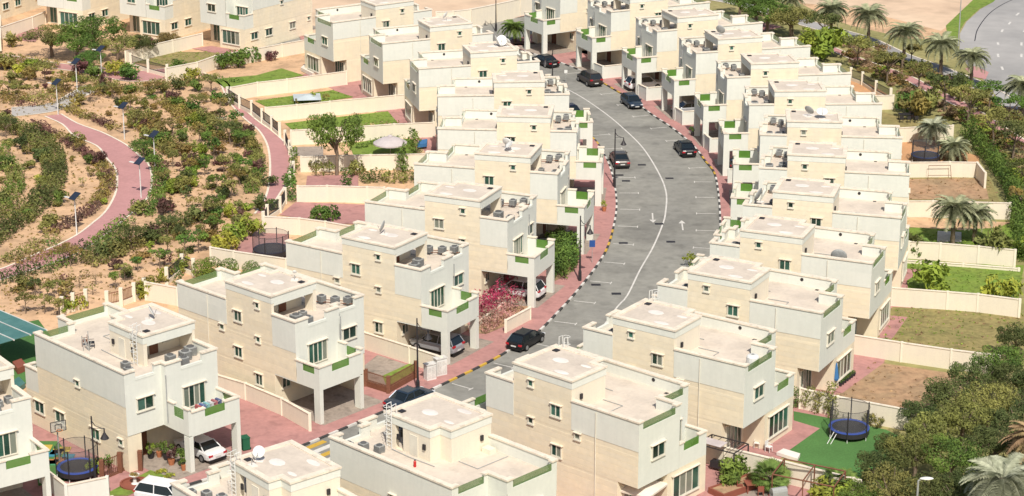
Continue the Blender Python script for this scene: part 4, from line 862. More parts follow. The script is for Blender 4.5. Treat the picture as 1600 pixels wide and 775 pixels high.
hedge([(-17.77, 244.64), (-14.96, 247.39), (-11.97, 247.39)], .8, .7, 'green', 'low hedge behind the white parasol', dens=40)
hedge([(-16.16, 230.95), (-14.09, 231.68), (-11.94, 230.95), (-10.70, 231.44)], 2.0, 1.6, 'dark', 'dark green hedge in the garden above the pink paved yard', dens=90, m2='olive')
hedge([(-25.71, 251.91), (-19.92, 253.94), (-13.90, 256.00)], .4, .3, 'dry', 'dry planting bed edge along the second lawn', dens=16)
# --- clipped and special shrubs of the gardens
for p, r, m, k, l in [((-27.23, 200.14), .98, 'green', 'round', 'clipped round green bush, left of the three along the garden wall'), ((-25.04, 199.39), .98, 'green', 'round', 'clipped round green bush, middle of the three along the garden wall'),
        ((-23.55, 198.64), .95, 'green', 'round', 'clipped round green bush partly behind the roof of the third left villa'), ((-28.91, 199.76), 1.15, 'green', 'round', 'clipped dark green bush beside the white fence post'),
        ((-29.75, 199.20), 1.1, 'lime', 'round', 'yellow green clipped bush behind the white fence post'), ((-31.88, 200.71), 1.2, 'yellow', 'shrub', 'yellow leaved bush by the rear fence of the third left villa'),
        ((-33.36, 198.26), 1.1, 'yellow', 'shrub', 'yellow bush at the end of the cream garden wall'), ((-34.45, 193.17), 1.5, 'yellow', 'shrub', 'large yellow bush overhanging the brown railing'),
        ((-39.72, 190.02), 1.0, 'yellow', 'shrub', 'yellow bush between the brown railings'), ((-41.00, 189.33), 1.1, 'lime', 'shrub', 'lime green bush behind the first full villa'),
        ((-28.27, 207.17), 1.5, 'yellow', 'shrub', 'yellow green bush at the corner of the trampoline garden'), ((-27.55, 209.61), 1.6, 'lime', 'shrub', 'lime bush beside the park in the trampoline garden'),
        ((-26.54, 212.11), 1.6, 'lime', 'shrub', 'tall lime bush at the trampoline garden wall'), ((-28.96, 205.57), 1.3, 'yellow', 'shrub', 'low yellow bush in front of the round clipped bushes'),
        ((-19.17, 224.49), .9, 'green', 'shrub', 'round bush standing against the cream wall above the pink yard'), ((-17.77, 224.96), 1.3, 'green', 'tall', 'tall leafy bush against the cream wall above the pink yard'),
        ((-20.08, 217.26), 1.2, 'green', 'shrub', 'green shrub at the lower edge of the pink paved yard'), ((-18.58, 216.82), 1.3, 'green', 'shrub', 'larger green shrub with red flowers at the pink paved yard'),
        ((-23.62, 224.49), 1.3, 'green', 'tall', 'tall green shrub at the lower end of the posted fence'), ((-24.29, 235.18), 1.1, 'lime', 'tall', 'lime green shrub growing through the posted fence'),
        ((-24.19, 229.73), 1.0, 'green', 'shrub', 'green shrub hiding the fence near the curved path'), ((-22.36, 235.18), 1.0, 'olive', 'loose', 'grey green wispy shrub in the walled garden'),
        ((-20.86, 233.42), 1.2, 'olive', 'loose', 'olive shrub beside the small paved terrace'), ((-17.33, 233.67), 1.3, 'olive', 'shrub', 'silvery shrub right of the large garden tree'),
        ((-18.32, 236.71), 1.2, 'dark', 'shrub', 'grey green shrub under the garden wall'), ((-11.02, 242.48), 1.1, 'green', 'tall', 'tall shrub with orange flowers behind the sixth left villa'),
        ((-11.50, 245.19), .9, 'green', 'tall', 'slim tall shrub near the blue cover'), ((-12.14, 235.18), 1.3, 'green', 'tall', 'green shrub in the corner beside the fifth left villa'),
        ((-26.92, 264.85), .5, 'rust', 'loose', 'small reddish shrub against the wall, left'), ((-24.99, 266.44), .8, 'lime', 'loose', 'small lime shrub against the wall'), ((-23.28, 267.07), .6, 'rust', 'loose', 'small reddish shrub against the wall, right'),
        ((39.12, 193.88), 2.5, 'lime', 'shrub', 'large yellow green bush overhanging the wall of the bright lawn'), ((45.31, 192.46), 2.0, 'lime', 'shrub', 'yellow green bush overhanging the right end of the lawn wall'),
        ((39.28, 205.97), 1.8, 'dark', 'shrub', 'dark shrub in the left corner of the lawn garden'), ((40.28, 205.17), 1.2, 'green', 'shrub', 'green shrub in front of the garden wall'), ((45.02, 204.58), 1.1, 'lime', 'shrub', 'small round shrub before the wall, near the large bush'),
        ((47.54, 204.58), 2.5, 'olive', 'shrub', 'large flowering shrub in front of the garden wall'), ((50.28, 205.57), 1.7, 'lime', 'shrub', 'lime shrub cut by the right frame edge'),
        ((43.37, 205.17), .7, 'rust', 'loose', 'small reddish plant against the garden wall, right one'), ((41.83, 205.37), .6, 'rust', 'loose', 'small reddish plant against the garden wall, left one'),
        ((32.42, 177.98), .7, 'green', 'tall', 'single green shrub beside the wall of the bare soil garden'), ((39.13, 174.80), .5, 'green', 'tall', 'thin upright plant at the right of the bare soil garden'),
        ((24.17, 166.13), .8, 'olive', 'tall', 'first grey green shrub along the trampoline wall'), ((24.92, 165.45), .8, 'olive', 'tall', 'second grey green shrub along the trampoline wall'),
        ((25.82, 164.78), 1.1, 'olive', 'tall', 'largest grey green shrub left of the trampoline'), ((28.60, 162.92), .7, 'olive', 'loose', 'shrub right of the trampoline, left one'),
        ((29.24, 162.40), .8, 'rust', 'loose', 'shrub right of the trampoline, right one'), ((23.28, 166.54), .7, 'green', 'tall', 'small green shrub near the villa corner at the turf'),
        ((17.19, 152.04), 1.5, 'green', 'shrub', 'dense green shrub in the raised planter of the lower right garden'), ((16.45, 150.88), 1.2, 'green', 'shrub', 'green shrub at the left end of the raised planter'),
        ((23.14, 147.72), 1.6, 'yellow', 'shrub', 'yellow green shrub at the bottom edge by the brown frame'), ((24.79, 147.72), 1.5, 'lime', 'shrub', 'lime shrub at the bottom edge under the hedge trees'),
        ((41.88, 289.10), 3.4, 'lime', 'shrub', 'large yellow green bush right of the tenth right row villa'), ((41.15, 292.10), 2.6, 'lime', 'shrub', 'yellow green bush touching the roof of the right row'),
        ((49.10, 257.78), 2.6, 'rust', 'shrub', 'broad olive bush beside the short pink garden path'), ((50.70, 260.20), 2.6, 'olive', 'shrub', 'broad bush beyond the cream garden wall, under the acacias'), ((48.53, 260.81), 2.0, 'green', 'shrub', 'green bush next to the end of the black railing'),
        ((-30.95, 154.04), .9, 'green', 'loose', 'leafy bush inside the wall by the lower left lamp post'), ((-31.69, 153.21), .9, 'lime', 'loose', 'light green bush beside the blue trampoline'),
        ((-26.08, 152.86), .5, 'yellow', 'low', 'yellow flower row along the small front lawn'), ((-26.79, 153.68), .5, 'yellow', 'low', 'yellow flowers nearest the porch of the second left villa'),
        ((28.26, 249.35), 1.0, 'green', 'tall', 'dark cypress like bush between carports on the right row'), ((26.81, 244.64), 1.2, 'green', 'tall', 'green potted cypress before the balcony on the right row'),
        ((0.00, 193.88), 1.0, 'green', 'round', 'round green bush beside the white carport column'), ((-4.13, 190.37), 1.0, 'dark', 'shrub', 'dark shrub at the wall corner beside the carport'),
        ((17.35, 202.63), .9, 'lime', 'loose', 'bare branched light green shrub at the road edge behind the roof'), ((-31.57, 196.42), .8, 'green', 'tall', 'upright green shrub between the first two full villas'),
        ((-33.36, 194.24), 1.5, 'rust', 'loose', 'thin leaved yellow brown shrub against the cream wall')]:
    bush(p, r, m, k, label=l, group='garden shrubs')
# --- park trees
def ptree(x): pass
PT = [ # position, radius, leaf, style
 ((-53.64, 264.22),1.9,'rust','acacia'),((-52.66, 265.80),1.8,'olive','acacia'),((-50.21, 217.04),.9,'green','slim'),((-47.80, 223.10),1.1,'dark','sparse'),((-46.27, 222.19),1.0,'olive','sparse'),
 ((-46.76, 229.24),1.0,'olive','sparse'),((-43.04, 202.43),1.9,'rust','acacia'),((-46.10, 195.69),1.7,'olive','acacia'),((-42.48, 193.88),1.1,'olive','slim'),((-39.27, 205.17),2.0,'olive','acacia'),
 ((-36.97, 197.89),1.3,'olive','slim'),((-39.01, 219.25),2.0,'olive','acacia'),((-38.09, 236.71),1.3,'olive','slim'),((-35.32, 227.32),1.4,'olive','slim'),((-32.54, 217.04),2.1,'dark','acacia'),
 ((-31.86, 227.32),1.5,'green','slim'),((-30.05, 224.96),1.5,'olive','slim'),((-33.82, 239.83),1.7,'green','slim'),((-32.82, 246.56),2.2,'dark','acacia'),((-30.95, 244.64),2.0,'green','acacia'),
 ((-39.18, 260.20),2.1,'green','acacia'),((-41.50, 262.66),2.1,'green','acacia'),((-38.52, 261.12),2.0,'olive','acacia'),((-40.44, 245.19),2.2,'green','acacia'),((-42.67, 248.51),1.9,'olive','acacia'),
 ((-36.17, 255.11),1.8,'olive','acacia'),((-34.65, 252.20),1.6,'silver','sparse'),((-41.81, 239.83),1.8,'green','acacia'),((-37.27, 241.15),2.0,'rust','acacia'),((-39.94, 249.35),2.0,'rust','acacia'),
 ((-42.94, 256.59),1.8,'rust','acacia'),((-44.78, 253.65),1.6,'olive','slim'),((-46.78, 261.12),1.7,'rust','acacia'),((-45.45, 262.66),1.8,'olive','acacia'),((-35.47, 233.42),1.5,'rust','slim'),
 ((-38.11, 229.73),1.2,'olive','slim'),((-34.06, 233.42),1.5,'green','slim'),((-32.08, 234.68),1.5,'olive','slim'),((-29.72, 229.73),1.3,'rust','slim'),((-30.64, 220.37),1.2,'green','slim'),
 ((-35.62, 219.92),.8,'green','sparse'),((-36.11, 209.20),2.0,'dark','acacia'),((-37.96, 207.57),2.1,'dark','acacia'),((-40.16, 205.57),1.9,'dark','acacia'),((-33.38, 211.27),1.9,'dark','acacia'),
 ((-35.00, 212.11),1.8,'dark','acacia'),((-31.12, 206.57),1.7,'green','slim'),((-30.25, 212.11),1.6,'green','slim'),((-31.21, 217.04),1.4,'olive','slim'),((-32.25, 205.57),1.5,'green','slim'),
 ((-34.02, 205.57),1.4,'olive','slim'),((-34.19, 201.66),1.6,'green','slim'),((-36.21, 200.71),1.1,'green','slim'),((-37.51, 195.69),1.2,'green','slim'),((-39.37, 194.24),1.1,'olive','sparse'),
 ((-43.29, 192.82),1.2,'olive','slim'),((-44.70, 193.88),1.2,'dark','slim'),((-43.44, 195.69),.9,'rust','sparse'),((-44.57, 188.99),1.4,'olive','slim'),((-41.32, 187.97),1.2,'olive','slim'),((-42.82, 188.99),1.3,'olive','slim'),
 ((-39.56, 196.97),1.0,'rust','sparse'),((-40.91, 196.05),.9,'rust','sparse'),((-64.45, 275.64),2.0,'olive','acacia'),((-62.74, 277.34),2.1,'rust','acacia'),((-60.32, 275.64),2.1,'olive','acacia'),
 ((-63.43, 269.01),1.9,'olive','acacia'),((-50.22, 267.39),1.7,'olive','slim'),((-56.87, 270.64),1.6,'rust','slim'),((-34.97, 264.22),1.9,'dark','acacia'),((-36.76, 265.80),1.9,'green','acacia'),
 ((-42.49, 272.28),1.9,'dark','acacia'),((-39.95, 271.62),1.9,'green','acacia'),((-38.19, 270.64),1.9,'olive','acacia'),((-44.28, 270.64),1.8,'olive','acacia'),
 ((-35.50, 258.99),1.5,'rust','slim'),((-36.40, 246.56),1.7,'rust','slim'),((-34.66, 249.35),1.7,'olive','slim'),((-29.45, 239.83),1.6,'olive','slim'),((-29.53, 234.17),1.4,'green','slim'),((-59.53, 249.35),2.0,'dark','acacia'),((-56.65, 244.64),2.0,'dark','acacia'),((-53.56, 239.30),2.0,'dark','acacia'),
 ((-45.25, 269.01),1.7,'rust','acacia'),((-35.03, 243.56),1.5,'green','slim'),((-31.11, 238.52),1.6,'green','acacia'),((-38.69, 248.51),1.8,'green','acacia'),((-40.00, 235.18),1.4,'green','slim'),
]
def where(p):
    x, y = p; d = (Vector((x, y)))
    return 'park at %s' % ('its near edge by the villas' if y < 205 else 'mid height' if y < 240 else 'its far side')
KN = {'acacia': 'flat topped', 'slim': 'slender young', 'sparse': 'nearly bare', 'mass': 'dense', }
CN = {'olive': 'olive green', 'rust': 'rusty green', 'green': 'bright green', 'dark': 'dark green', 'silver': 'silvery', 'lime': 'lime green', 'yellow': 'yellow', 'purple': 'purple', 'dry': 'dry brown'}
rp_ = random.Random(12); PB = []; NP = []
for p, r, m, st in PT:
    if (V2(p) - V2((-26.18, 239.83))).length < 4: continue
    if st == 'acacia' and rp_.random() < .62: PB.append((p, r * .66, m))
    else: NP.append((p, r * (.74 if st == 'acacia' else .85), m, st))
PT = NP
LMK = [((-55.51, 259.90),'the lamp at the start of the curved path'),((-55.17, 270.64),'the second farthest solar lamp'),((-53.30, 277.69),'the farthest solar lamp'),((-45.49, 248.59),'the long armed solar lamp'),((-39.94, 235.95),'the solar lamp in the hedge'),
       ((-39.79, 225.19),'the solar lamp on the path'),((-44.28, 212.38),'the nearest solar lamp'),((-24.09, 208.59),'the black trampoline'),((-24.56, 221.50),'the short railing by the path end'),((-33.59, 262.66),'the upper end of the fence path'),((-25.44, 241.94),'the bend of the fence path'),
       ((-50.72, 285.08),'the corner fence post'),((-56.14, 239.83),'the inner curved hedge'),((-50.81, 234.17),'the broad olive hedge'),((-30.61, 199.57),'the fence behind the clipped bushes'),((-34.44, 193.88),'the large yellow bush'),((-41.06, 188.99),'the lime bush behind the first full villa'),
       ((-55.41, 227.32),'the left frame edge'),((-45.90, 192.46),'the teal glass canopy'),((-62.57, 282.58),'the upper left planting strip'),((-39.21, 205.57),'the dark hedge in mid park'),((-37.12, 250.77),'the park centre')]
LMK2 = [((44.40, 299.83),'the first palm of the service road'),((49.27, 296.69),'the second palm of the service road'),((51.70, 283.29),'the middle palm of the service road'),((56.32, 280.81),'the palm left of the traffic island'),((58.85, 273.62),'the palm before the traffic island'),
        ((61.91, 258.08),'the palm at the right frame edge'),((46.05, 269.98),'the black railing fence'),((49.10, 257.78),'the short pink garden path'),((48.75, 245.19),'the grey green yard palm'),((53.60, 247.95),'the top of the clipped hedge'),((53.20, 220.37),'the bottom of the clipped hedge'),
        ((48.42, 275.64),'the second footpath tree'),((53.20, 261.43),'the dark footpath tree'),((55.67, 244.91),'the footpath bend'),((26.77, 159.57),'the blue rimmed trampoline'),((30.85, 152.62),'the grey street lamp'),((35.66, 146.62),'the big silvery palm'),((38.86, 177.67),'the dry lawn wall'),((36.89, 167.50),'the bare soil garden'),((42.47, 168.89),'the right frame edge')]
USED = {}
def rel(p, what, L=None):
    L = L or LMK; q = V2(p); d, nm, c = min(((q - V2(a)).length, b, V2(a)) for a, b in [(a, b) for a, b in L])
    v = q - c; w_ = ('right of' if v.x > 0 else 'left of') if abs(v.x) > abs(v.y) * .8 else ('behind' if v.y > 0 else 'in front of')
    k = (what, w_, nm); USED[k] = USED.get(k, 0) + 1; n = USED[k]
    return '%s, %s%s %s' % (what, '' if n == 1 else (ORD[min(n, 17) - 1] + ' '), w_, nm)
PT.sort(key=lambda t: t[0][1])
for p, r, m, st in PT:
    tree(p, r, m, st, hs=rnd.uniform(.8, 1.0), label=rel(p, '%s %s tree' % (KN[st], CN[m])), group='park trees')
for p, r, m in sorted(PB, key=lambda t: t[0][1]):
    bush(p, r, m, 'shrub', label=rel(p, 'large %s bush' % CN[m]), group='large park bushes', h=r * .95)
hedge([(-41.24, 202.82), (-40.02, 204.78), (-38.53, 207.17), (-36.81, 210.44), (-34.86, 213.80), (-33.12, 216.38)], 2.4, 1.5, 'dark', 'dark hedge row running diagonally through the middle of the park', dens=70, m2='olive')
hedge([(-45.64, 258.99), (-43.02, 252.20), (-40.83, 246.28), (-38.56, 242.48)], 3.0, 1.4, 'olive', 'dense olive planting band right of the long armed solar lamp', dens=70, m2='rust')
hedge([(-42.99, 265.80), (-39.79, 258.99), (-36.90, 253.65), (-34.41, 247.39)], 3.0, 1.3, 'rust', 'rust and olive planting band across the upper park', dens=70, m2='green')
hedge([(-46.88, 194.24), (-44.92, 196.42), (-42.78, 197.89), (-41.15, 199.01)], 1.2, .8, 'rust', 'low rust coloured row in the foreground of the park', dens=40, m2='purple')
# scattered small shrubs on the sand, in planted rows
rg = random.Random(21); n = 0
PATHP = [V2(p) for p in [(-56.14, 259.59), (-53.49, 257.19), (-50.80, 253.07), (-46.62, 246.56), (-43.63, 239.83), (-41.86, 233.42), (-41.01, 226.13), (-41.22, 219.25), (-42.51, 213.37), (-44.34, 207.57), (-47.10, 203.99), (-48.90, 200.71), (-32.91, 260.20), (-30.24, 253.65), (-27.97, 246.56), (-26.19, 238.52), (-25.77, 232.18), (-25.85, 226.13), (-57.76, 284.00), (-50.26, 279.76), (-44.55, 280.81), (-40.03, 278.37), (-58.30, 261.73), (-55.94, 265.80)]]
zone = [V2(p) for p in [(-68.44, 286.17), (-62.94, 284.36), (-50.77, 272.95), (-37.97, 269.01), (-31.93, 255.11), (-28.00, 239.83), (-27.36, 227.32), (-27.23, 217.04), (-30.12, 208.59), (-33.90, 199.76), (-37.02, 192.82), (-41.64, 188.99), (-46.50, 192.46), (-55.41, 227.32)]]
def inside(p, poly):
    c = False
    for i in range(len(poly)):
        a, b = poly[i], poly[i - 1]
        if (a.y > p.y) != (b.y > p.y) and p.x < (b.x - a.x) * (p.y - a.y) / (b.y - a.y) + a.x: c = not c
    return c
bare = [V2(p) for p in [(-59.13, 265.80), (-43.77, 220.37), (-49.76, 253.65), (-49.68, 237.23), (-48.92, 215.95), (-48.91, 206.57), (-48.48, 227.32), (-45.37, 218.14), (-54.54, 229.73), (-44.48, 194.24), (-41.56, 197.89), (-63.23, 262.66)]]
SMALL = []
while n < 165:
    p = Vector((rg.uniform(-75, -20), rg.uniform(175, 300)))
    if not inside(p, zone) or any((p - q).length < 3.4 for q in PATHP): continue
    dens = 0.35 if any((p - q).length < 9 for q in bare) else 1
    if rg.random() > dens: continue
    n += 1; SMALL.append(p)
SMALL.sort(key=lambda p: p.y)
for i, p in enumerate(SMALL):
    m = rg.choice(['olive', 'green', 'rust', 'rust', 'lime', 'purple', 'dark', 'olive']); kk = rg.choice(['shrub', 'loose', 'low', 'shrub'])
    bush(p, rg.uniform(.5, 1.3), m, kk, group='small shrubs on the park sand',
         label=rel(p, '%s %s shrub' % ({'shrub': 'small', 'loose': 'sparse', 'low': 'low'}[kk], CN[m])))
# upper left: big garden trees behind the park entrance
for p, r, m, st, l in [((-56.40, 290.59),4.0,'green','mass','large dark green tree in front of the third garden villa'),((-58.17, 286.17),3.2,'green','mass','bright green tree left of the large garden tree'),
        ((-62.15, 289.85),3.2,'olive','mass','rounded olive tree beside the cream wall at upper left'),((-52.86, 287.63),2.6,'olive','mass','grey olive tree beside the second garden villa'),((-50.26, 289.10),2.4,'dark','mass','dark green tree next to the shaded garden wall'),
        ((-55.68, 281.87),2.0,'green','mass','low bright green tree by the park entrance'),((-19.46, 233.67),2.9,'green','mass','tall airy green tree in the middle walled garden'),
        ((-47.10, 295.14),1.7,'rust','mass','reddish leaved tree behind the garden wall'),((39.14, 301.42),3.2,'olive','mass','wide olive tree beside the service road at the top'),
        ((34.89, 308.79),3.8,'green','mass','large green tree behind the top right row villas'),((36.27, 304.66),3.4,'green','mass','second large green tree behind the top right row villas'),((33.31, 316.06),3.0,'green','mass','green tree at the top edge behind the roofs')]:
    tree(p, r, m, st, hs=1.45 if 'airy' in l else .8, label=l, group='large trees')
for p, r, m, l in [((-56.55, 279.76),1.4,'purple','purple bougainvillea under the large garden tree'),((-64.09, 279.76),1.1,'yellow','yellow shrub by the brown fence at upper left'),((-51.94, 279.76),1.3,'yellow','yellow orange shrub at the park entrance'),
        ((-50.57, 279.07),1.2,'lime','lime shrub at the park entrance'),((-54.20, 278.37),1.3,'green','low green shrub at the park entrance path'),((-49.45, 277.34),1.5,'green','green shrub beside the corner fence post'),((-63.44, 281.87),1.3,'lime','lime shrub below the olive tree'),
        ((-49.76, 293.61),1.3,'purple','reddish shrub on the shaded wall'),((-48.21, 296.69),1.2,'rust','rust shrub on the shaded wall'),((-43.31, 279.76),1.4,'green','green bush at the end of the garden wall'),((-41.41, 276.32),1.3,'yellow','yellow bush below the corner garden wall'),
        ((-38.31, 283.29),1.5,'green','green bush against the garden wall, left'),((-36.40, 284.36),1.6,'green','green bush against the garden wall, middle'),((-34.73, 286.90),1.4,'green','green bush against the garden wall, right'),((-32.44, 288.00),1.0,'purple','purple shrub against the garden wall'),
        ((-68.83, 295.92),1.4,'olive','olive shrub beside the pink terrace'),((-66.97, 282.58),1.6,'olive','olive bush at the left frame edge'),((-26.57, 229.73),.9,'dark','dark shrub at the end of the curved path'),((-26.40, 220.37),1.2,'dark','dark shrub by the fence end'),((-25.30, 220.82),.9,'green','green shrub by the fence end')]:
    bush(p, r * 1.15, m, 'shrub', label=l, group='bushes round the park entrance')
# --- right side: mass of large trees at the bottom right, each its own tree
BIG = [((43.54, 177.06),2.0,'green'),((40.59, 170.47),2.3,'green'),((41.66, 166.86),2.3,'olive'),((38.09, 167.86),2.2,'green'),((34.94, 163.12),2.3,'dark'),((32.32, 160.44),1.9,'dark'),((37.81, 161.37),2.5,'olive'),((35.14, 158.10),2.5,'olive'),
       ((39.48, 157.46),2.5,'olive'),((32.37, 156.57),2.2,'olive'),((29.28, 154.32),1.8,'dark'),((36.59, 153.10),2.4,'green'),((30.21, 151.29),2.5,'olive'),((32.70, 150.46),2.5,'green'),((27.39, 150.11),2.0,'green'),((27.59, 145.54),2.4,'olive'),((29.94, 144.43),2.4,'green'),
       ((25.41, 144.87),1.9,'green'),((32.37, 143.89),2.4,'olive'),((24.53, 140.58),2.1,'olive'),((42.90, 164.77),2.4,'green'),((39.70, 151.89),2.4,'green'),((27.56, 138.60),2.5,'olive'),((34.07, 146.66),2.2,'dark')]
BIG.sort(key=lambda t: t[0][1])
for i, (p, r, m) in enumerate(BIG):
    m = {'olive': ('dark', 'olive')[i % 2], 'green': ('green', 'dark')[i % 2], 'dark': 'dark'}[m]
    tree(p, r * .93, m, 'mass', hs=1.0, label=rel(p, 'large dense %s tree' % CN[m], LMK2), group='tree belt at lower right')
# --- right side: flat topped trees along the footpath
AC = [((45.77, 283.29),2.6,'olive'),((48.42, 275.64),2.5,'olive'),((51.73, 270.96),2.3,'olive'),((53.20, 261.43),3.0,'dark'),((54.50, 253.65),3.0,'olive'),((55.67, 244.91),2.8,'olive'),((56.75, 239.30),2.8,'dark'),((39.60, 303.03),2.3,'olive'),((43.10, 297.47),2.7,'dark'),((58.25, 259.59),2.5,'green'),((59.32, 253.65),2.4,'green'),((59.65, 242.48),2.6,'olive'),((55.41, 227.32),2.2,'dark'),((53.35, 219.25),1.8,'rust'),((55.94, 265.80),1.8,'green'),((53.38, 286.17),1.6,'rust')]
AC.sort(key=lambda t: t[0][1])
for i, (p, r, m) in enumerate(AC):
    tree(p, r * .92, m, 'acacia', hs=1.0, label=rel(p, 'umbrella shaped %s tree' % CN[m], LMK2), group='trees along the right footpath')
rg = random.Random(4)
fz = [V2(p) for p in [(43.03, 294.38), (46.10, 291.34), (50.26, 279.76), (52.64, 269.66), (57.87, 252.20), (59.36, 245.19), (53.87, 220.37), (54.99, 238.52), (54.83, 252.20), (50.86, 264.22), (49.02, 272.28), (44.92, 283.29)]]
fz2 = [V2(p) for p in [(45.00, 302.23), (49.42, 295.92), (52.31, 286.90), (57.45, 273.62), (61.89, 256.59), (60.92, 252.20), (56.06, 266.44), (50.97, 284.00), (44.56, 299.04)]]
n = 0; VM = {}
while n < 230:
    p = Vector((rg.uniform(45, 75), rg.uniform(205, 305)))
    if not (inside(p, fz) or inside(p, fz2)): continue
    n += 1
    m = rg.choice(['olive', 'rust', 'lime', 'dry', 'olive', 'dry', 'rust']); kd = rg.choice(['low', 'low', 'loose']); src = bush_mesh(kd, rg.randrange(3)); r_ = rg.uniform(.6, 1.5); h_ = rg.uniform(.4, 1.0)
    mb = VM.setdefault(m, MB()); b = len(mb.v); mb.v += [(x * r_ + p.x, y * r_ + p.y, z * h_) for x, y, z in src.v]; mb.f += [tuple(b + i for i in f) for f in src.f]
gc_ = empty('ground_cover', (0, 0, 0), kind='stuff', label='low mixed shrubs covering the verge right of the villas')
for m, mb in VM.items(): mb.build('verge_planting', LF[m], gc_, kind='stuff')
# --- palms
for i, (p, h, m, l) in enumerate([((44.40, 299.83),4.3,'palm','tall date palm at the top, left of three over the service road'),((49.27, 296.69),4.2,'palm','tall bushy date palm, second along the service road'),((51.70, 283.29),4.8,'palm','tall date palm in the middle of the service road row'),
        ((56.32, 280.81),3.8,'palm','date palm left of the traffic island'),((58.85, 273.62),3.8,'palm','date palm in front of the traffic island'),((61.91, 258.08),4.0,'palm','date palm at the right frame edge by the road'),((40.45, 313.03),3.0,'palm','short palm on the sand at the top edge'),
        ((48.75, 245.19),2.2,'silver','grey green palm at the end of the orange sand yard'),((50.20, 239.56),1.5,'palm','low palm beside the hedge in the orange sand yard'),
        ((44.24, 209.41),3.6,'palm','large date palm on the lawn with the grey mat'),((46.59, 210.23),2.8,'palm','smaller palm with pale trunk on the lawn')]):
    palm(p, 0, h, m, n=36, L=[3.0,3.3,3.1,3.1,2.9,2.8,2.2,2.4,2.4,2.9,2.3][i], label=l, seed=i)
palm((0.45, 299.04), 0, 2.0, 'palmg', n=26, L=2.5, label='green palm on the pavement corner at the top end of the street', seed=31)
palm((34.33, 140.31), 0, 5.2, 'silver', n=40, L=3.4, label='big silvery date palm at the bottom right corner', seed=32)
palm((38.80, 149.74), 0, 4.3, 'dry', n=36, L=2.8, label='dry tan palm cut by the right frame edge', seed=33)
palm((19.26, 150.65), 0, .7, 'palmg', n=26, L=1.7, label='small fan palm in the lower right garden', seed=34, fan=True, droop=.6)
palm((24.28, 149.40), 0, .8, 'palmg', n=24, L=1.6, label='small fan palm at the bottom edge near the brown frame', seed=35, fan=True, droop=.6)
palm((40.54, 205.97), 0, .8, 'palmg', n=16, L=1.0, label='tiny palm at the lawn corner', seed=36, fan=True, droop=.6)

# ---------------------------------------------------------------- cars
def paint(name, c, metal=0.3): 
    m = mat(name, c, 0.28, var=0.03, scale=.5, spec=.6, metal=metal); return m
PAINT = dict(black=paint('paint_black', (.012, .013, .016)), brown=paint('paint_brown', (.055, .042, .038)), bronze=paint('paint_bronze', (.10, .088, .08)),
             white=paint('paint_white', (.74, .74, .74), 0), silver=paint('paint_silver', (.36, .38, .41)), blue=paint('paint_blue', (.03, .05, .08)), navy=paint('paint_navy', (.02, .025, .05)))
CG = mat('car_glass', (.012, .018, .022), .06, spec=.8); TY = mat('tyre', (.02, .02, .02), .85); RIM = mat('wheel_rim', (.42, .42, .43), .35, metal=.6)
RED = mat('tail_light', (.45, .02, .03), .3); HLM = mat('head_light', (.7, .72, .74), .2); PLT = mat('number_plate', (.62, .62, .60), .6); BLK = mat('black_plastic', (.015, .015, .015), .6)
CAR = {}
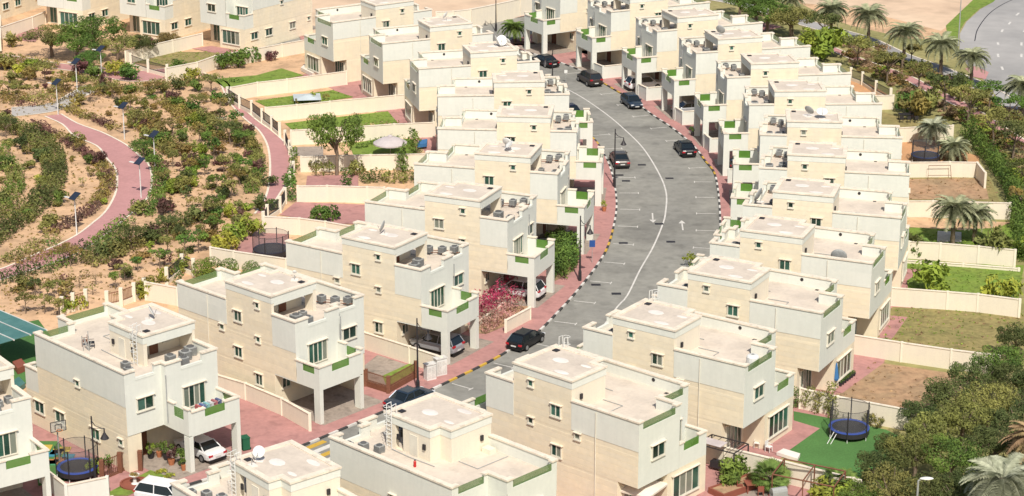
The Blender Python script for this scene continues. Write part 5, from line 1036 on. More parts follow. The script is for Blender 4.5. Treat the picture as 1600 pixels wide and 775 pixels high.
def car_proto(kind, pnt):
    P = {'hatch': (4.15, 1.76, 1.46, .90, -1.95, -1.35, .40, 1.12), 'sedan': (4.75, 1.82, 1.44, .92, -1.62, -.90, .45, 1.25), 'suv': (4.75, 1.92, 1.76, 1.06, -2.28, -1.88, .50, 1.22)}[kind]
    L, Wd, H, belt, xr0, xr1, xf1, xf0 = P; w = Wd / 2; pm = PAINT[pnt]
    root = empty('parked_car', (0, 0, 0))
    mb = MB(); zb = .24 if kind != 'suv' else .32
    st = [(-L / 2, .80, zb + .18, belt - .16), (-L / 2 + .10, .93, zb + .05, belt - .03), (-L / 2 + .40, .99, zb, belt), (-L * .25, 1, zb, belt + .01), (0, 1, zb, belt), (L * .22, 1, zb, belt - .02),
          (L / 2 - .75, .99, zb, belt - .09), (L / 2 - .30, .94, zb + .02, belt - .16), (L / 2 - .08, .84, zb + .08, belt - .26), (L / 2, .72, zb + .18, belt - .36)]
    for x, k, z0, z1 in st:
        zm = (z0 + z1) / 2
        ring = [(.86, z0), (.97, z0 + .10), (1.0, zm), (.985, z1 - .10), (.92, z1), (.5, z1 + .035), (-.5, z1 + .035), (-.92, z1), (-.985, z1 - .10), (-1, zm), (-.97, z0 + .10), (-.86, z0)]
        mb.v += [(x, w * k * y, z) for y, z in ring]
    n = 12
    for i in range(len(st) - 1):
        for k in range(n): k2 = (k + 1) % n; mb.f.append((i * n + k, i * n + k2, (i + 1) * n + k2, (i + 1) * n + k))
    mb.f.append(tuple(range(n))[::-1]); mb.f.append(tuple((len(st) - 1) * n + k for k in range(n)))
    mb.build('body', pm, root, smooth=False)
    def ghouse(mb, xa, xb, xc, xd, y0, y1, z0, z1):
        b = len(mb.v); mb.v += [(xa, -y0, z0), (xd, -y0, z0), (xd, y0, z0), (xa, y0, z0), (xb, -y1, z1), (xc, -y1, z1), (xc, y1, z1), (xb, y1, z1)]
        mb.f += [tuple(b + i for i in f) for f in [(0, 1, 5, 4), (1, 2, 6, 5), (2, 3, 7, 6), (3, 0, 4, 7)]]
    g = MB(); ghouse(g, xr0, xr1, xf1, xf0, w * .90, w * .70, belt + .01, H - .06); g.build('window_glass', CG, root)
    r = MB(); r.v = [(x, y * s, z) for x, y, z in ((xr1 - .06, w * .72, H - .07), (xf1 + .05, w * .72, H - .07)) for s in (-1, 1)] + [(x, y * s, H) for x, y in ((xr1 + .12, w * .60), (xf1 - .15, w * .60)) for s in (-1, 1)]
    r.f = [(4, 6, 7, 5), (0, 2, 6, 4), (2, 3, 7, 6), (3, 1, 5, 7), (1, 0, 4, 5)]; r.build('roof_panel', pm, root)
    for s in (-1, 1):
        for a, b2 in (((xr0, w * .90 * s, belt), (xr1, w * .71 * s, H - .05)), ((xf0, w * .90 * s, belt), (xf1, w * .71 * s, H - .05)), (((xr0 + xf0) / 2 - .1, w * .905 * s, belt), ((xr1 + xf1) / 2, w * .71 * s, H - .05))):
            MB().tube([a, b2], .045, 4).build('pillar', pm, root)
        MB().box(xf0 - .45, xf0 - .25, min(w * .98 * s, w * 1.12 * s), max(w * .98 * s, w * 1.12 * s), belt + .02, belt + .16).build('wing_mirror', pm, root)
        for x in (-L * .30, L * .31):
            rr = .33 if kind != 'suv' else .37
            wh = MB().tube([(x, s * (w - .20), rr), (x, s * (w + .02), rr)], rr, 14).build('wheel', TY, root)
            MB().tube([(x, s * (w + .015), rr), (x, s * (w + .03), rr)], rr * .62, 10).build('rim', RIM, wh)
        hi = belt - .12 if kind != 'suv' else belt + .02
        MB().box(-L / 2 - .015, -L / 2 + .18, min(s * w * .55, s * w * .92), max(s * w * .55, s * w * .92), hi - .16, hi).build('tail_light', RED, root)
        MB().box(L / 2 - .30, L / 2 - .03, min(s * w * .50, s * w * .86), max(s * w * .50, s * w * .86), belt - .36, belt - .22).build('headlight', HLM, root)
    MB().box(-L / 2 - .03, -L / 2 + .02, -.26, .26, .50, .62).build('number_plate', PLT, root)
    MB().box(L / 2 - .02, L / 2 + .02, -.26, .26, .36, .47).build('number_plate', PLT, root)
    MB().box(-L / 2 - .02, -L / 2 + .25, -w * .86, w * .86, zb - .02, zb + .14).build('bumper', BLK, root)
    MB().box(L / 2 - .35, L / 2 + .01, -w * .66, w * .66, zb + .02, zb + .20).build('grille', BLK, root)
    return root
def car(kind, pnt, p, ang, label, z=0.0, group='parked cars'):
    k = (kind, pnt)
    if k not in CAR: o = CAR[k] = car_proto(kind, pnt)
    else: o = copytree(CAR[k])
    o.location = (p[0], p[1], z); o.rotation_euler = (0, 0, ang); o['label'] = label; o['category'] = 'car'; o['group'] = group; return o
def tang(p, P=LKc):
    i = min(range(1, len(P) - 1), key=lambda i: (P[i] - V2(p)).length); t = P[i + 1] - P[i - 1]; return math.atan2(t.y, t.x)
p = (1.24, 181.25); car('hatch', 'black', p, tang(p), 'black hatchback parked by the left kerb below the bougainvillea bed', -.12)
p = (12.17, 238.78); car('sedan', 'bronze', p, tang(p) + .03, 'bronze grey sedan seen from behind beside the black lamp post', -.12)
p = (19.89, 243.29); car('sedan', 'black', p, tang(p, RKc) + .02, 'black sedan parked at the right kerb in mid street', -.12)
p = (14.88, 264.54); car('hatch', 'blue', p, tang(p, RKc) + math.pi, 'dark car facing the camera at the right kerb', -.12)
p = (10.01, 275.98); car('suv', 'brown', p, tang(p, RKc), 'dark brown people carrier parked at the right kerb higher up the street', -.12)
p = (4.36, 286.17); car('sedan', 'black', p, tang(p, RKc), 'black sedan farthest up the street, partly behind a flat roof', -.12)
p = (-8.43, 167.50); car('sedan', 'blue', p, tang(p), 'dark blue car mostly hidden behind the roof ladder of the third right villa', -.12)
p = (6.97, 260.20); car('sedan', 'navy', p, tang(p), 'dark blue car peeking out behind the eighth left villa', -.12)
def carport(n, kind, pnt, label, u=14.6, v=2.5): q = HL(n, u, v); return car(kind, pnt, q, HOUSE[n][2] + math.pi, label, .02)
carport('L1', 'sedan', 'white', 'white sedan under the balcony carport with potted plants beside it', 14.9, 2.2)
carport('L3', 'suv', 'silver', 'silver grey off-roader in the carport behind the tall lamp post', 14.6, 2.3)
carport('L4', 'suv', 'white', 'white off-roader in the carport beside the bougainvillea', 14.8, 2.4)
carport('L5', 'sedan', 'black', 'black car in the shade of the sixth left villa carport', 14.4, 2.4)
carport('R10', 'sedan', 'silver', 'pale car in the carport of the thirteenth right row villa', 14.2, 2.4)
carport('R11', 'suv', 'white', 'white car seen from behind in a right row carport', 15.0, 3.0)
carport('R8', 'hatch', 'bronze', 'dark car in the carport of a right row villa', 14.2, 2.4)
car('suv', 'white', (-25.46, 148.06), R(-22), 'white off-roader with dark roof window at the bottom left edge', .0)
# ---------------------------------------------------------------- lamps and posts
def street_lamp(p, ang, label, h=6.5):
    r = empty('street_lamp', (p[0], p[1], 0), ang, label=label, cat='street lamp', group='black street lamps')
    MB().lathe((0, 0), [(.16, 0), (.16, .9), (.10, 1.1), (.075, 3), (.055, h)], 8).build('pole', 'dark', r)
    MB().tube([(0, 0, h - .35), (.25, 0, h - .75), (.75, 0, h - .95), (.95, 0, h - .95)], .035, 5).build('bracket', 'dark', r)
    MB().tube([(0, 0, h - .95), (.95, 0, h - .95)], .025, 5).build('bracket_arm', 'dark', r)
    MB().lathe((.92, 0), [(.05, h - .95), (.06, h - 1.25), (.16, h - 1.45), (.34, h - 1.75), (.30, h - 1.78)], 10).build('lamp_shade', 'dark', r)
    MB().ball((.92, 0, h - 1.78), (.17, .17, .12), 8, 5).build('bulb', 'white_metal', r)
    return r
street_lamp((-7.85, 170.09), R(-8), 'black street lamp nearest the camera on the pink pavement')
street_lamp((6.49, 198.17), R(0), 'black street lamp beside the big green bush')
street_lamp((11.17, 229.36), R(0), 'black street lamp next to the bronze grey sedan')
street_lamp((5.05, 266.44), R(180), 'black street lamp standing behind the eighth left villa')
street_lamp((-2.28, 306.30), R(170), 'black street lamp on the corner at the top of the street')
street_lamp((-31.14, 150.19), R(-5), 'black street lamp behind the lower left trampoline', 6.1)
def solar(p, label, ang=R(-35), h=3.9):
    r = empty('solar_lamp', (p[0], p[1], 0), ang, label=label, cat='solar lamp', group='solar lamps in the park')
    MB().tube([(0, 0, -.1), (0, 0, h)], [.07, .05], 6).build('pole', 'white_metal', r)
    MB().tube([(0, 0, h - .3), (-.9, 0, h - .1)], .035, 5).build('arm', 'white_metal', r)
    MB().box(-1.4, -.85, -.12, .12, h - .13, h - .05).build('lamp_head', 'white_metal', r)
    q = MB(); q.v = [(-.42, -.52, h + .50), (.42, -.52, h + .50), (.42, .46, h - .03), (-.42, .46, h - .03), (-.42, -.55, h + .45), (.42, -.55, h + .45), (.42, .43, h - .08), (-.42, .43, h - .08)]
    q.f = [(0, 1, 2, 3), (7, 6, 5, 4), (0, 4, 5, 1), (1, 5, 6, 2), (2, 6, 7, 3), (3, 7, 4, 0)]
    q.v = [(x, -y, z) for x, y, z in q.v]; q.f = [f[::-1] for f in q.f]; q.build('solar_panel', M['solar'], r)
M['solar'] = mat('solar_panel_glass', (.025, .035, .06), .5, spec=.3)
for p, l in (((-55.51, 259.90), 'solar lamp at the upper start of the curved pink path'), ((-55.17, 270.64), 'solar lamp between two planting strips at upper left'), ((-53.30, 277.69), 'farthest solar lamp, on the upper pink paving'),
             ((-45.49, 248.59), 'solar lamp with long arm right of the curved path'), ((-39.94, 235.95), 'solar lamp in the hedge on the outer path curve'), ((-39.79, 225.19), 'solar lamp standing on the pink path'), ((-44.28, 212.38), 'solar lamp nearest the camera, beside the lower pink path')):
    solar(p, l)
r = empty('modern_street_lamp', (*(27.19, 134.50), 0), R(0), label='grey street lamp with white flat head at the bottom right edge', cat='street lamp')
MB().tube([(0, 0, -.1), (0, 0, 8)], [.10, .07], 8).build('pole', 'grey', r); MB().tube([(0, 0, 8), (.25, 0, 8.15)], .05, 6).build('arm', 'grey', r); MB().ball((.55, 0, 8.17), (.48, .2, .10), 10, 6).build('lamp_head', 'white_metal', r)
r = empty('tall_lamp_post', (*(61.66, 296.69), 0), 0, label='thin pale lamp post beside the highway verge', cat='street lamp'); MB().tube([(0, 0, 0), (0, 0, 7)], [.1, .06], 6).build('pole', 'grey', r); MB().box(-.6, .1, -.12, .12, 7, 7.1).build('lamp_head', 'grey', r)
r = empty('parking_sign', (*(7.84, 203.60), 0), 0, label='blue parking sign on a thin post by the second lamp', cat='sign')
MB().tube([(0, 0, 0), (0, 0, 2.4)], .03, 6).build('post', 'grey', r); MB().box(-.28, .28, -.05, -.03, 1.6, 2.3).build('sign_plate', mat('sign_blue', (.03, .09, .30), .5), r)
r = empty('curb_sign', (*(6.96, 276.32), 0), 0, label='small white post sign by the pavement edge', cat='sign'); MB().tube([(0, 0, 0), (0, 0, 1.6)], .03, 6).build('post', 'grey', r); MB().box(-.2, .2, -.05, -.03, 1.2, 1.6).build('sign_plate', 'white_metal', r)
# ---------------------------------------------------------------- roof equipment
def ac_meshes():
    a = MB().box(-.37, .37, -.37, .37, .06, .72).mesh('cabinet', 'grey')
    g = MB()
    for i in range(6): 
        z = .14 + i * .09; g.box(-.385, .385, -.385, .385, z, z + .035)
    t = MB().lathe((0, 0), [(.30, .72), (.30, .78), (.12, .80)], 12).mesh('fan_guard', 'acgrill')
    f = MB().box(-.40, .40, -.30, -.22, 0, .06).box(-.40, .40, .22, .30, 0, .06).mesh('feet', 'acgrill')
    return a, g.mesh('louvre', 'acgrill'), t, f
ACM = ac_meshes()
def ac(n, u, v, z, lab, s=1.0):
    r = empty('air_conditioner', HL(n, u, v, z), HOUSE[n][2], label=lab, cat='air conditioner', group='rooftop air conditioners'); r.scale = (s, s, s)
    link('cabinet', ACM[0], r); link('louvre', ACM[1], r, kind='stuff'); link('fan_guard', ACM[2], r); link('feet', ACM[3], r)
spots = [(12.45, .75, 'nearest the side parapet'), (12.75, 1.75, 'second from the side parapet'), (13.75, 2.3, 'by the lowered parapet'), (12.35, 2.9, 'under the roof overhang')]
back = [(11.2, 6.1, 'on the rack, inner one'), (12.3, 6.6, 'on the rack, middle one'), (13.1, 7.3, 'on the rack, outer one')]
rg = random.Random(5)
for n in LEFT + RIGHT:
    if n in ('B2',): continue
    o_ = nth(n); k = 0
    fl = n in LEFT or n[0] == 'B' or n in ('R8', 'R9', 'R10', 'R11', 'R12', 'R13', 'R5', 'R6', 'R7')
    for j, (u, v, l) in enumerate(spots):
        if not fl and j > 1: continue
        if rg.random() < .12: continue
        ac(n, u + rg.uniform(-.15, .15), v + rg.uniform(-.1, .1), 7.19, 'grey air conditioner %s on the %s' % (l, o_), rg.choice([.7, .85, .85, 1.0]))
    for j, (u, v, l) in enumerate(back):
        if n in ('R1', 'R2', 'R3', 'R4'): continue
        ac(n, u, v, 7.45 if n not in ('L1', 'B0', 'B1', 'L0') else 7.19, 'grey air conditioner %s, %s' % (l, o_), .75)
    if n not in ('R1', 'R2', 'R3', 'R4', 'L1', 'B0', 'B1', 'L0'):
        r = empty('pipe_rack', HL(n, 0, 0), HOUSE[n][2], label='brown pipe rack under air conditioners on the %s' % o_, cat='rack', group='rooftop pipe racks'); c = HOUSE[n][3]
        MB(c).tube([(10.8, 5.75, 7.44), (13.6, 7.4, 7.44)], .04, 4).build('rail', 'wood', r); MB(c).tube([(10.8, 6.4, 7.44), (13.2, 7.8, 7.44)], .04, 4).build('rail', 'wood', r)
        for u, v in ((10.8, 5.75), (12.2, 6.6), (13.6, 7.4)): MB(c).tube([(u, v, 7.19), (u, v, 7.5)], .035, 4).build('leg', 'wood', r)
def dish(n, u, v, z, lab, r0=.5, az=None, up=.45, m='white_metal'):
    """satellite dish facing up and away on a bent mast"""
    x, y, zz = HL(n, u, v, z); r = empty('satellite_dish', (x, y, zz), az if az is not None else R(60), label=lab, cat='satellite dish', group='satellite dishes on the roofs')
    MB().tube([(0, 0, 0), (0, 0, .45)], .03, 5).build('mast', 'grey', r); MB().box(-.3, .3, -.3, .3, 0, .05).build('foot', 'patch', r)
    prof = [(0.001, 0), (r0 * .4, r0 * .04), (r0 * .75, r0 * .13), (r0, r0 * .24)]; d = MB().lathe((0, 0), prof + [(r0 * .98, r0 * .27), (r0 * .7, r0 * .16), (0.001, .03)], 16)
    q = Matrix.Translation((0.1, 0, .65)) @ Matrix.Rotation(R(90) - up, 4, 'Y'); d.v = [tuple(q @ Vector(v)) for v in d.v]; d.build('dish', m, r, smooth=True)
    MB().tube([tuple(q @ Vector((r0 * .95, 0, r0 * .2))), tuple(q @ Vector((0.1, 0, r0 * 1.0)))], .015, 4).build('feed_arm', 'dark', r)
dish('L1', 9.0, 2.2, 9.64, 'grey satellite dish on the roof of the first full villa', .5, R(12)); dish('L3', 8.9, 2.7, 9.64, 'tilted satellite dish on the roof of the fourth left villa', .55, R(165), .3, 'grey')
dish('L5', 8.9, 2.2, 9.64, 'white satellite dish, left of a pair on the sixth left villa', .55, R(60)); dish('L5', 9.5, 1.6, 9.64, 'white satellite dish, right of a pair on the sixth left villa', .5, R(200), .9)
dish('L8', 9.9, 2.4, 9.64, 'satellite dish in profile on the ninth left villa', .7, R(10)); dish('L8', 10.7, 2.6, 9.64, 'pale satellite dish facing the camera on the ninth left villa', .65, R(-90)); dish('L8', 11.2, 2.0, 9.64, 'small dish at the right of three on the ninth left villa', .35, R(40))
dish('L9', 9.4, 2.4, 9.64, 'satellite dish on the tenth left villa', .45, R(150)); dish('L2', 10.3, 4.0, 9.64, 'tiny dish at the far roof edge of the third left villa', .18, R(90))
dish('R4', 3.3, 1.3, 7.19, 'large grey satellite dish on the roof terrace behind the parapet', .72, R(75), .35, 'grey'); dish('R5', 13.2, 1.0, 8.2, 'large grey satellite dish above the street side parapet', .7, R(150), .35, 'grey')
dish('R7', 9.7, 2.0, 9.64, 'grey satellite dish in profile on the tenth right villa', .55, R(50), .5, 'grey'); dish('R7', 8.3, 1.6, 9.64, 'pale blue dish facing up on the tenth right villa', .6, R(-90), 1.1); dish('R10', 11.0, 2.0, 9.64, 'grey satellite dish on the thirteenth right villa', .6, R(60), .4, 'grey')
dish('B1', 10.6, 3.4, 9.64, 'pale blue satellite dish facing the camera on the second right villa', .42, R(-100), .5); dish('B1', 10.2, 4.3, 9.64, 'smaller dish at the roof edge of the second right villa', .28, R(30), .4)
def ladder(n, lab):
    r = empty('roof_ladder', HL(n, 0, 0), HOUSE[n][2], label=lab, cat='ladder', group='white roof ladders'); c = HOUSE[n][3]; v = 5.15; u0, u1 = 10.95, 11.45
    for u in (u0, u1):
        MB(c).tube([(u, v, 7.2), (u, v, 9.75), (u, v - .05, 10.45), (u, v - .45, 10.5), (u, v - .5, 9.7)], .035, 5).build('stringer', 'white_metal', r)
    for i in range(9): MB(c).tube([(u0, v, 7.4 + i * .3), (u1, v, 7.4 + i * .3)], .022, 4).build('rung', 'white_metal', r)
    for z in (8.4, 9.1, 9.8, 10.4):
        MB(c).tube([(u0, v, z), (u0 - .02, v + .25, z), ((u0 + u1) / 2, v + .40, z), (u1 + .02, v + .25, z), (u1, v, z)], .02, 4).build('safety_hoop', 'white_metal', r)
for n, l in (('L1', 'white caged ladder on the roof of the first full villa'), ('B0', 'white caged ladder beside the roof room of the bottom middle villa'), ('B1', 'white caged ladder at the lower left roof of the second right villa'), ('R1', 'white ladder hoops rising behind the fourth right villa roof'), ('R2', 'white ladder hoops rising behind the fifth right villa roof')): ladder(n, l)
r = empty('water_tank', HL('R2', .55, 2.2, 7.19), 0, label='white water tank at the glass balustrade of the fifth right villa', cat='water tank'); MB().lathe((0, 0), [(.5, 0), (.5, .9), (.42, 1.0), (.12, 1.05)], 14).build('tank', 'white_metal', r); MB().lathe((0, 0), [(.12, 1.05), (.12, 1.1)], 8).build('cap', 'grey', r)
r = empty('fire_extinguisher', HL('B0', 7.6, 6.1, 7.19), 0, label='red fire extinguisher standing on the bottom middle roof terrace', cat='extinguisher'); MB().lathe((0, 0), [(.10, 0), (.10, .4), (.04, .48)], 10).build('cylinder', mat('red_paint', (.55, .03, .03), .4), r); MB().box(-.05, .08, -.02, .02, .48, .54).build('handle', 'dark', r)
def chair(p, ang, m, lab, z=0.0, name='chair', group='garden chairs'):
    r = empty(name, (p[0], p[1], z), ang, label=lab, cat='chair', group=group)
    MB().box(-.22, .22, -.22, .22, .40, .44).build('seat', m, r); MB().box(-.24, -.20, -.22, .22, .44, .88).build('backrest', m, r)
    for x in (-.2, .2):
        for y in (-.2, .2): MB().box(x - .02, x + .02, y - .02, y + .02, 0, .40).build('leg', m, r)
    for y in (-.23, .21): MB().box(-.2, .2, y, y + .03, .60, .63).build('armrest', m, r)
chair(HL('L1', 5.6, 5.4, 7.19), R(10), 'dark', 'dark folding chair on the roof of the first full villa', 7.19); chair(HL('L1', 4.9, 5.6, 7.19), R(190), 'wood', 'brown folding chair on the roof of the first full villa', 7.19)
r = empty('stack_of_poles', HL('L1', 5.9, 6.0, 7.19), 0, label='bundle of upright poles on the roof of the first full villa', cat='poles')
for i in range(6): MB().tube([(rg.uniform(-.4, .4), rg.uniform(-.3, .3), 0), (rg.uniform(-.4, .4), rg.uniform(-.3, .3), rg.uniform(.8, 1.7))], .03, 4).build('pole', 'grey', r)
r = empty('drying_rack', HL('L1', 16.3, 2.2, 3.4), HOUSE['L1'][2], label='drying rack with coloured laundry on the balcony above the white sedan', cat='drying rack')
for u in (-.3, .3): MB().tube([(u, -1.2, 0), (u, -1.2, 1.35), (u, 1.2, 1.35), (u, 1.2, 0)], .02, 4).build('frame', 'white_metal', r)
for i, c in enumerate([(.45, .12, .12), (.14, .18, .35), (.25, .48, .50), (.6, .6, .6), (.4, .15, .16), (.12, .14, .25)]):
    MB().box(-.32, .32, -1.05 + i * .38, -.85 + i * .38, 1.0, 1.38).build('garment', mat('cloth_%d' % i, c, .9), r)
# ---------------------------------------------------------------- garden things
def trampoline(p, r0, rimc, lab, net=True, h=.75, ph=2.6):
    r = empty('trampoline', (p[0], p[1], 0.03), 0, label=lab, cat='trampoline', group='garden trampolines'); n = 24
    MB().lathe((0, 0), [(r0 * .84, h - .02), (r0 * .84, h)], n).build('jumping_mat', M['dark'], r)
    q = MB(); b = 0
    for i in range(n):
        for rr in (r0 * .84, r0):
            for z in (h - .03, h + .04): q.v.append((rr * math.cos(2 * math.pi * i / n), rr * math.sin(2 * math.pi * i / n), z))
    for i in range(n):
        a, c = i * 4, ((i + 1) % n) * 4; q.f += [(a + 1, c + 1, c + 3, a + 3), (a, a + 2, c + 2, c), (a + 2, a + 3, c + 3, c + 2), (a, c, c + 1, a + 1)]
    q.build('rim_pad', mat('pad_' + rimc, {'blue': (.05, .10, .42), 'black': (.03, .03, .05), 'navy': (.03, .05, .13)}[rimc], .6), r)
    q = MB(); q.v = [(r0 * math.cos(2 * math.pi * i / n), r0 * math.sin(2 * math.pi * i / n), z) for z in (h - .42, h - .03) for i in range(n)]; q.f = [(i, (i + 1) % n, n + (i + 1) % n, n + i) for i in range(n)]; q.build('skirt', 'dark', r)
    for i in range(6):
        a = i * math.pi / 3 + .3; MB().tube([(r0 * math.cos(a), r0 * math.sin(a), 0), (r0 * math.cos(a), r0 * math.sin(a), h)], .035, 5).build('leg', 'white_metal', r)
        if net: MB().tube([(r0 * 1.02 * math.cos(a), r0 * 1.02 * math.sin(a), h * .4), (r0 * 1.02 * math.cos(a), r0 * 1.02 * math.sin(a), ph)], .05, 6).build('pole', 'dark', r)
    if net:
        q = MB(); q.v = [(r0 * .97 * math.cos(2 * math.pi * i / n), r0 * .97 * math.sin(2 * math.pi * i / n), z) for z in (h, ph - .1) for i in range(n)]; q.f = [(i, (i + 1) % n, n + (i + 1) % n, n + i) for i in range(n)]
        q.build('net', M['net'], r); MB().tube([(r0 * .97 * math.cos(2 * math.pi * i / n), r0 * .97 * math.sin(2 * math.pi * i / n), ph - .1) for i in range(n + 1)], .02, 4, cap=False).build('top_ring', 'dark', r)
M['net'] = glass('safety_net', (.12, .12, .13), .30, .8)
trampoline((26.73, 160.72), 1.62, 'blue', 'blue rimmed trampoline with net on the artificial turf', ph=2.65)
trampoline((-23.78, 205.57), 1.75, 'black', 'black trampoline with net on the pink paving beyond the third left villa', ph=2.4)
trampoline((-33.03, 153.09), 1.55, 'blue', 'blue trampoline with net beside the first full villa', ph=2.6)
trampoline((46.81, 239.30), 1.6, 'navy', 'dark trampoline behind the cream wall on orange sand', ph=2.2)
r = empty('ladder', (*(25.15, 159.57), .03), 0, label='small white step ladder leaning on the blue rimmed trampoline', cat='ladder'); MB().tube([(-.35, -.5, 0), (.35, .35, .8)], .03, 4).build('rail', 'white_metal', r); MB().tube([(-.1, -.6, 0), (.6, .25, .8)], .03, 4).build('rail', 'white_metal', r)
r = empty('basketball_hoop', (*(-34.93, 155.60), 0), R(-60), label='basketball hoop in the lower left garden', cat='basketball hoop')
MB().tube([(0, 0, 0), (0, 0, 2.6), (.3, 0, 3.0)], .06, 6).build('pole', 'grey', r)
for a in (((.3, -.6, 2.7), (.3, .6, 2.7)), ((.3, -.6, 3.5), (.3, .6, 3.5)), ((.3, -.6, 2.7), (.3, -.6, 3.5)), ((.3, .6, 2.7), (.3, .6, 3.5)), ((.3, -.25, 2.85), (.3, -.25, 3.25)), ((.3, .25, 2.85), (.3, .25, 3.25)), ((.3, -.25, 3.25), (.3, .25, 3.25))): MB().tube(list(a), .035, 4).build('backboard_bar', 'dark', r)
MB().box(.29, .31, -.58, .58, 2.72, 3.48).build('backboard', glass('clear_board', (.5, .52, .5), .35), r)
MB().tube([(.3 + .25 + .24 * math.cos(i * .785), .24 * math.sin(i * .785), 2.85) for i in range(9)], .02, 4, cap=False).build('rim', M['ring'] if 'ring' in M else mat('orange_ring', (.6, .2, .05)), r)
def parasol(p, rad, h, m, lab, n=8, ht=.6, valance=.15, name='parasol', z=0.0):
    r = empty(name, (p[0], p[1], z), R(12), label=lab, cat='parasol'); MB().tube([(0, 0, 0), (0, 0, h + ht)], .035, 6).build('pole', 'grey', r); MB().lathe((0, 0), [(.3, 0), (.3, .08)], 10).build('base', 'grey', r)
    q = MB(); rings = [(rad, h - valance), (rad, h), (rad * .55, h + ht * .62), (.04, h + ht)]
    for rr, z_ in rings:
        for i in range(n): a = 2 * math.pi * i / n; q.v.append((rr * math.cos(a), rr * math.sin(a), z_))
    for k in range(3):
        for i in range(n): q.f.append((k * n + i, k * n + (i + 1) % n, (k + 1) * n + (i + 1) % n, (k + 1) * n + i))
    q.build('canopy', m, r); MB().lathe((0, 0), [(rad * .16, h + ht - .02), (rad * .12, h + ht + .10), (.02, h + ht + .14)], 8).build('vent_cap', m, r); return r
M['canvas'] = mat('lilac_canvas', (.56, .50, .50), .9); M['canvas2'] = mat('cream_canvas', (.78, .70, .60), .9); M['bluecloth'] = mat('blue_cloth', (.05, .17, .38), .9); M['paleblue'] = mat('pale_blue_canvas', (.50, .56, .58), .8); M['teal'] = mat('teal_sheet', (.06, .165, .15), .35, col2=(.10, .22, .20)); M['redwood'] = mat('red_wood', (.28, .09, .06), .6)
parasol((-13.91, 241.68), 1.95, 1.55, 'canvas', 'round pale lilac parasol on the left lawn', 16, .75)
parasol((9.37, 146.40), 2.1, 2.2, 'canvas2', 'cream square parasol at the bottom edge in front of a villa', 4, .55)
r = empty('closed_parasol', (*(27.01, 170.30), 0), 0, label='closed blue parasol on the patio of the bare soil garden', cat='parasol'); MB().tube([(0, 0, 0), (0, 0, 2.5)], .03, 6).build('pole', 'grey', r); MB().lathe((0, 0), [(.22, .95), (.26, 1.1), (.16, 1.8), (.05, 2.45)], 9).build('canopy', 'bluecloth', r)
def slab(name, pts, z0, z1, m, lab, cat):
    P = [V2(p) for p in pts]; o = P[0]; q = MB(); n = len(P); q.v = [(p.x - o.x, p.y - o.y, z) for z in (z0, z1) for p in P]
    ar = sum(a.x * b.y - a.y * b.x for a, b in zip(P, P[1:] + P[:1]))
    q.f = [tuple(range(n))[::-1], tuple(range(n, 2 * n))] + [(i, (i + 1) % n, n + (i + 1) % n, n + i) for i in range(n)]
    if ar < 0: q.f = [f[::-1] for f in q.f]
    return q.build(name, m, loc=(o.x, o.y, 0), label=lab, cat=cat)
r = empty('gazebo', (*(-25.63, 266.44), .03), R(8), label='square pale blue canopy on the long left lawn', cat='gazebo')
for x in (-1.5, 1.5):
    for y in (-1.5, 1.5): MB().tube([(x, y, 0), (x, y, .55)], .04, 5).build('post', 'grey', r)
q = MB(); q.v = [(-1.7, -1.7, .5), (1.7, -1.7, .5), (1.7, 1.7, .5), (-1.7, 1.7, .5), (-.35, -.35, .85), (.35, -.35, .85), (.35, .35, .85), (-.35, .35, .85)]; q.f = [(0, 1, 5, 4), (1, 2, 6, 5), (2, 3, 7, 6), (3, 0, 4, 7), (4, 5, 6, 7)]; q.build('canopy', 'paleblue', r)
slab('paddling_cover', [(-27.87, 282.22), (-27.39, 284.36), (-26.10, 283.29), (-25.19, 280.46), (-26.08, 279.07)], .03, .5, 'canvas2', 'beige cloth cover on the terrace below the eleventh left villa', 'cover')
slab('blue_box', [(-25.03, 281.52), (-24.41, 283.29), (-24.13, 281.87), (-24.74, 280.11)], .03, .6, 'bluecloth', 'blue box on the terrace below the eleventh left villa', 'box')
slab('blue_cover', [(-10.93, 243.83), (-10.78, 245.73), (-9.84, 246.28), (-9.84, 244.37)], .3, .7, 'bluecloth', 'blue covered table beside the fifth left lawn', 'cover')
slab('stone_step', [(20.55, 156.82), (21.18, 157.56), (22.36, 156.58), (22.04, 155.60)], .04, .30, 'patch', 'pale grey platform at the end of the turf patio', 'platform')
slab('grey_mat', [(42.81, 210.02), (43.49, 213.37), (45.83, 212.95), (45.22, 209.82)], .04, .10, 'paint', 'pale grey mat on the lawn under the palm', 'mat')
chair((19.21, 158.31), R(-110), 'white_metal', 'white plastic chair nearer the villa corner on the patio', .04); chair((20.03, 157.56), R(-40), 'white_metal', 'white plastic chair standing on the pink patio edge', .04)
def table(p, ang, a, b, h, m, lab, z=0.04):
    r = empty('table', (p[0], p[1], z), ang, label=lab, cat='table'); MB().box(-a, a, -b, b, h - .05, h).build('tabletop', m, r)
    for x in (-a + .1, a - .1):
        for y in (-b + .1, b - .1): MB().box(x - .03, x + .03, y - .03, y + .03, 0, h - .05).build('leg', m, r)
table((18.44, 159.57), R(-40), .6, .35, .75, 'dark', 'dark table in the shade of the garden recess')
table((18.16, 150.19), R(10), .75, .5, .74, 'redwood', 'red brown table in the lower right garden')
for i, (x, y, a, l) in enumerate([(-1.1, .1, 0, 'left of'), (1.1, 0, 180, 'right of'), (-.3, .9, -90, 'behind'), (.35, -.85, 90, 'in front of')]):
    q = (18.16, 150.19); chair((q[0] + x, q[1] + y), R(a), 'redwood', 'red brown garden chair %s the red brown table' % l, .04)
r = empty('raised_planter', (*(16.90, 150.54), 0), R(38), label='red brick raised planter in the lower right garden', cat='planter')
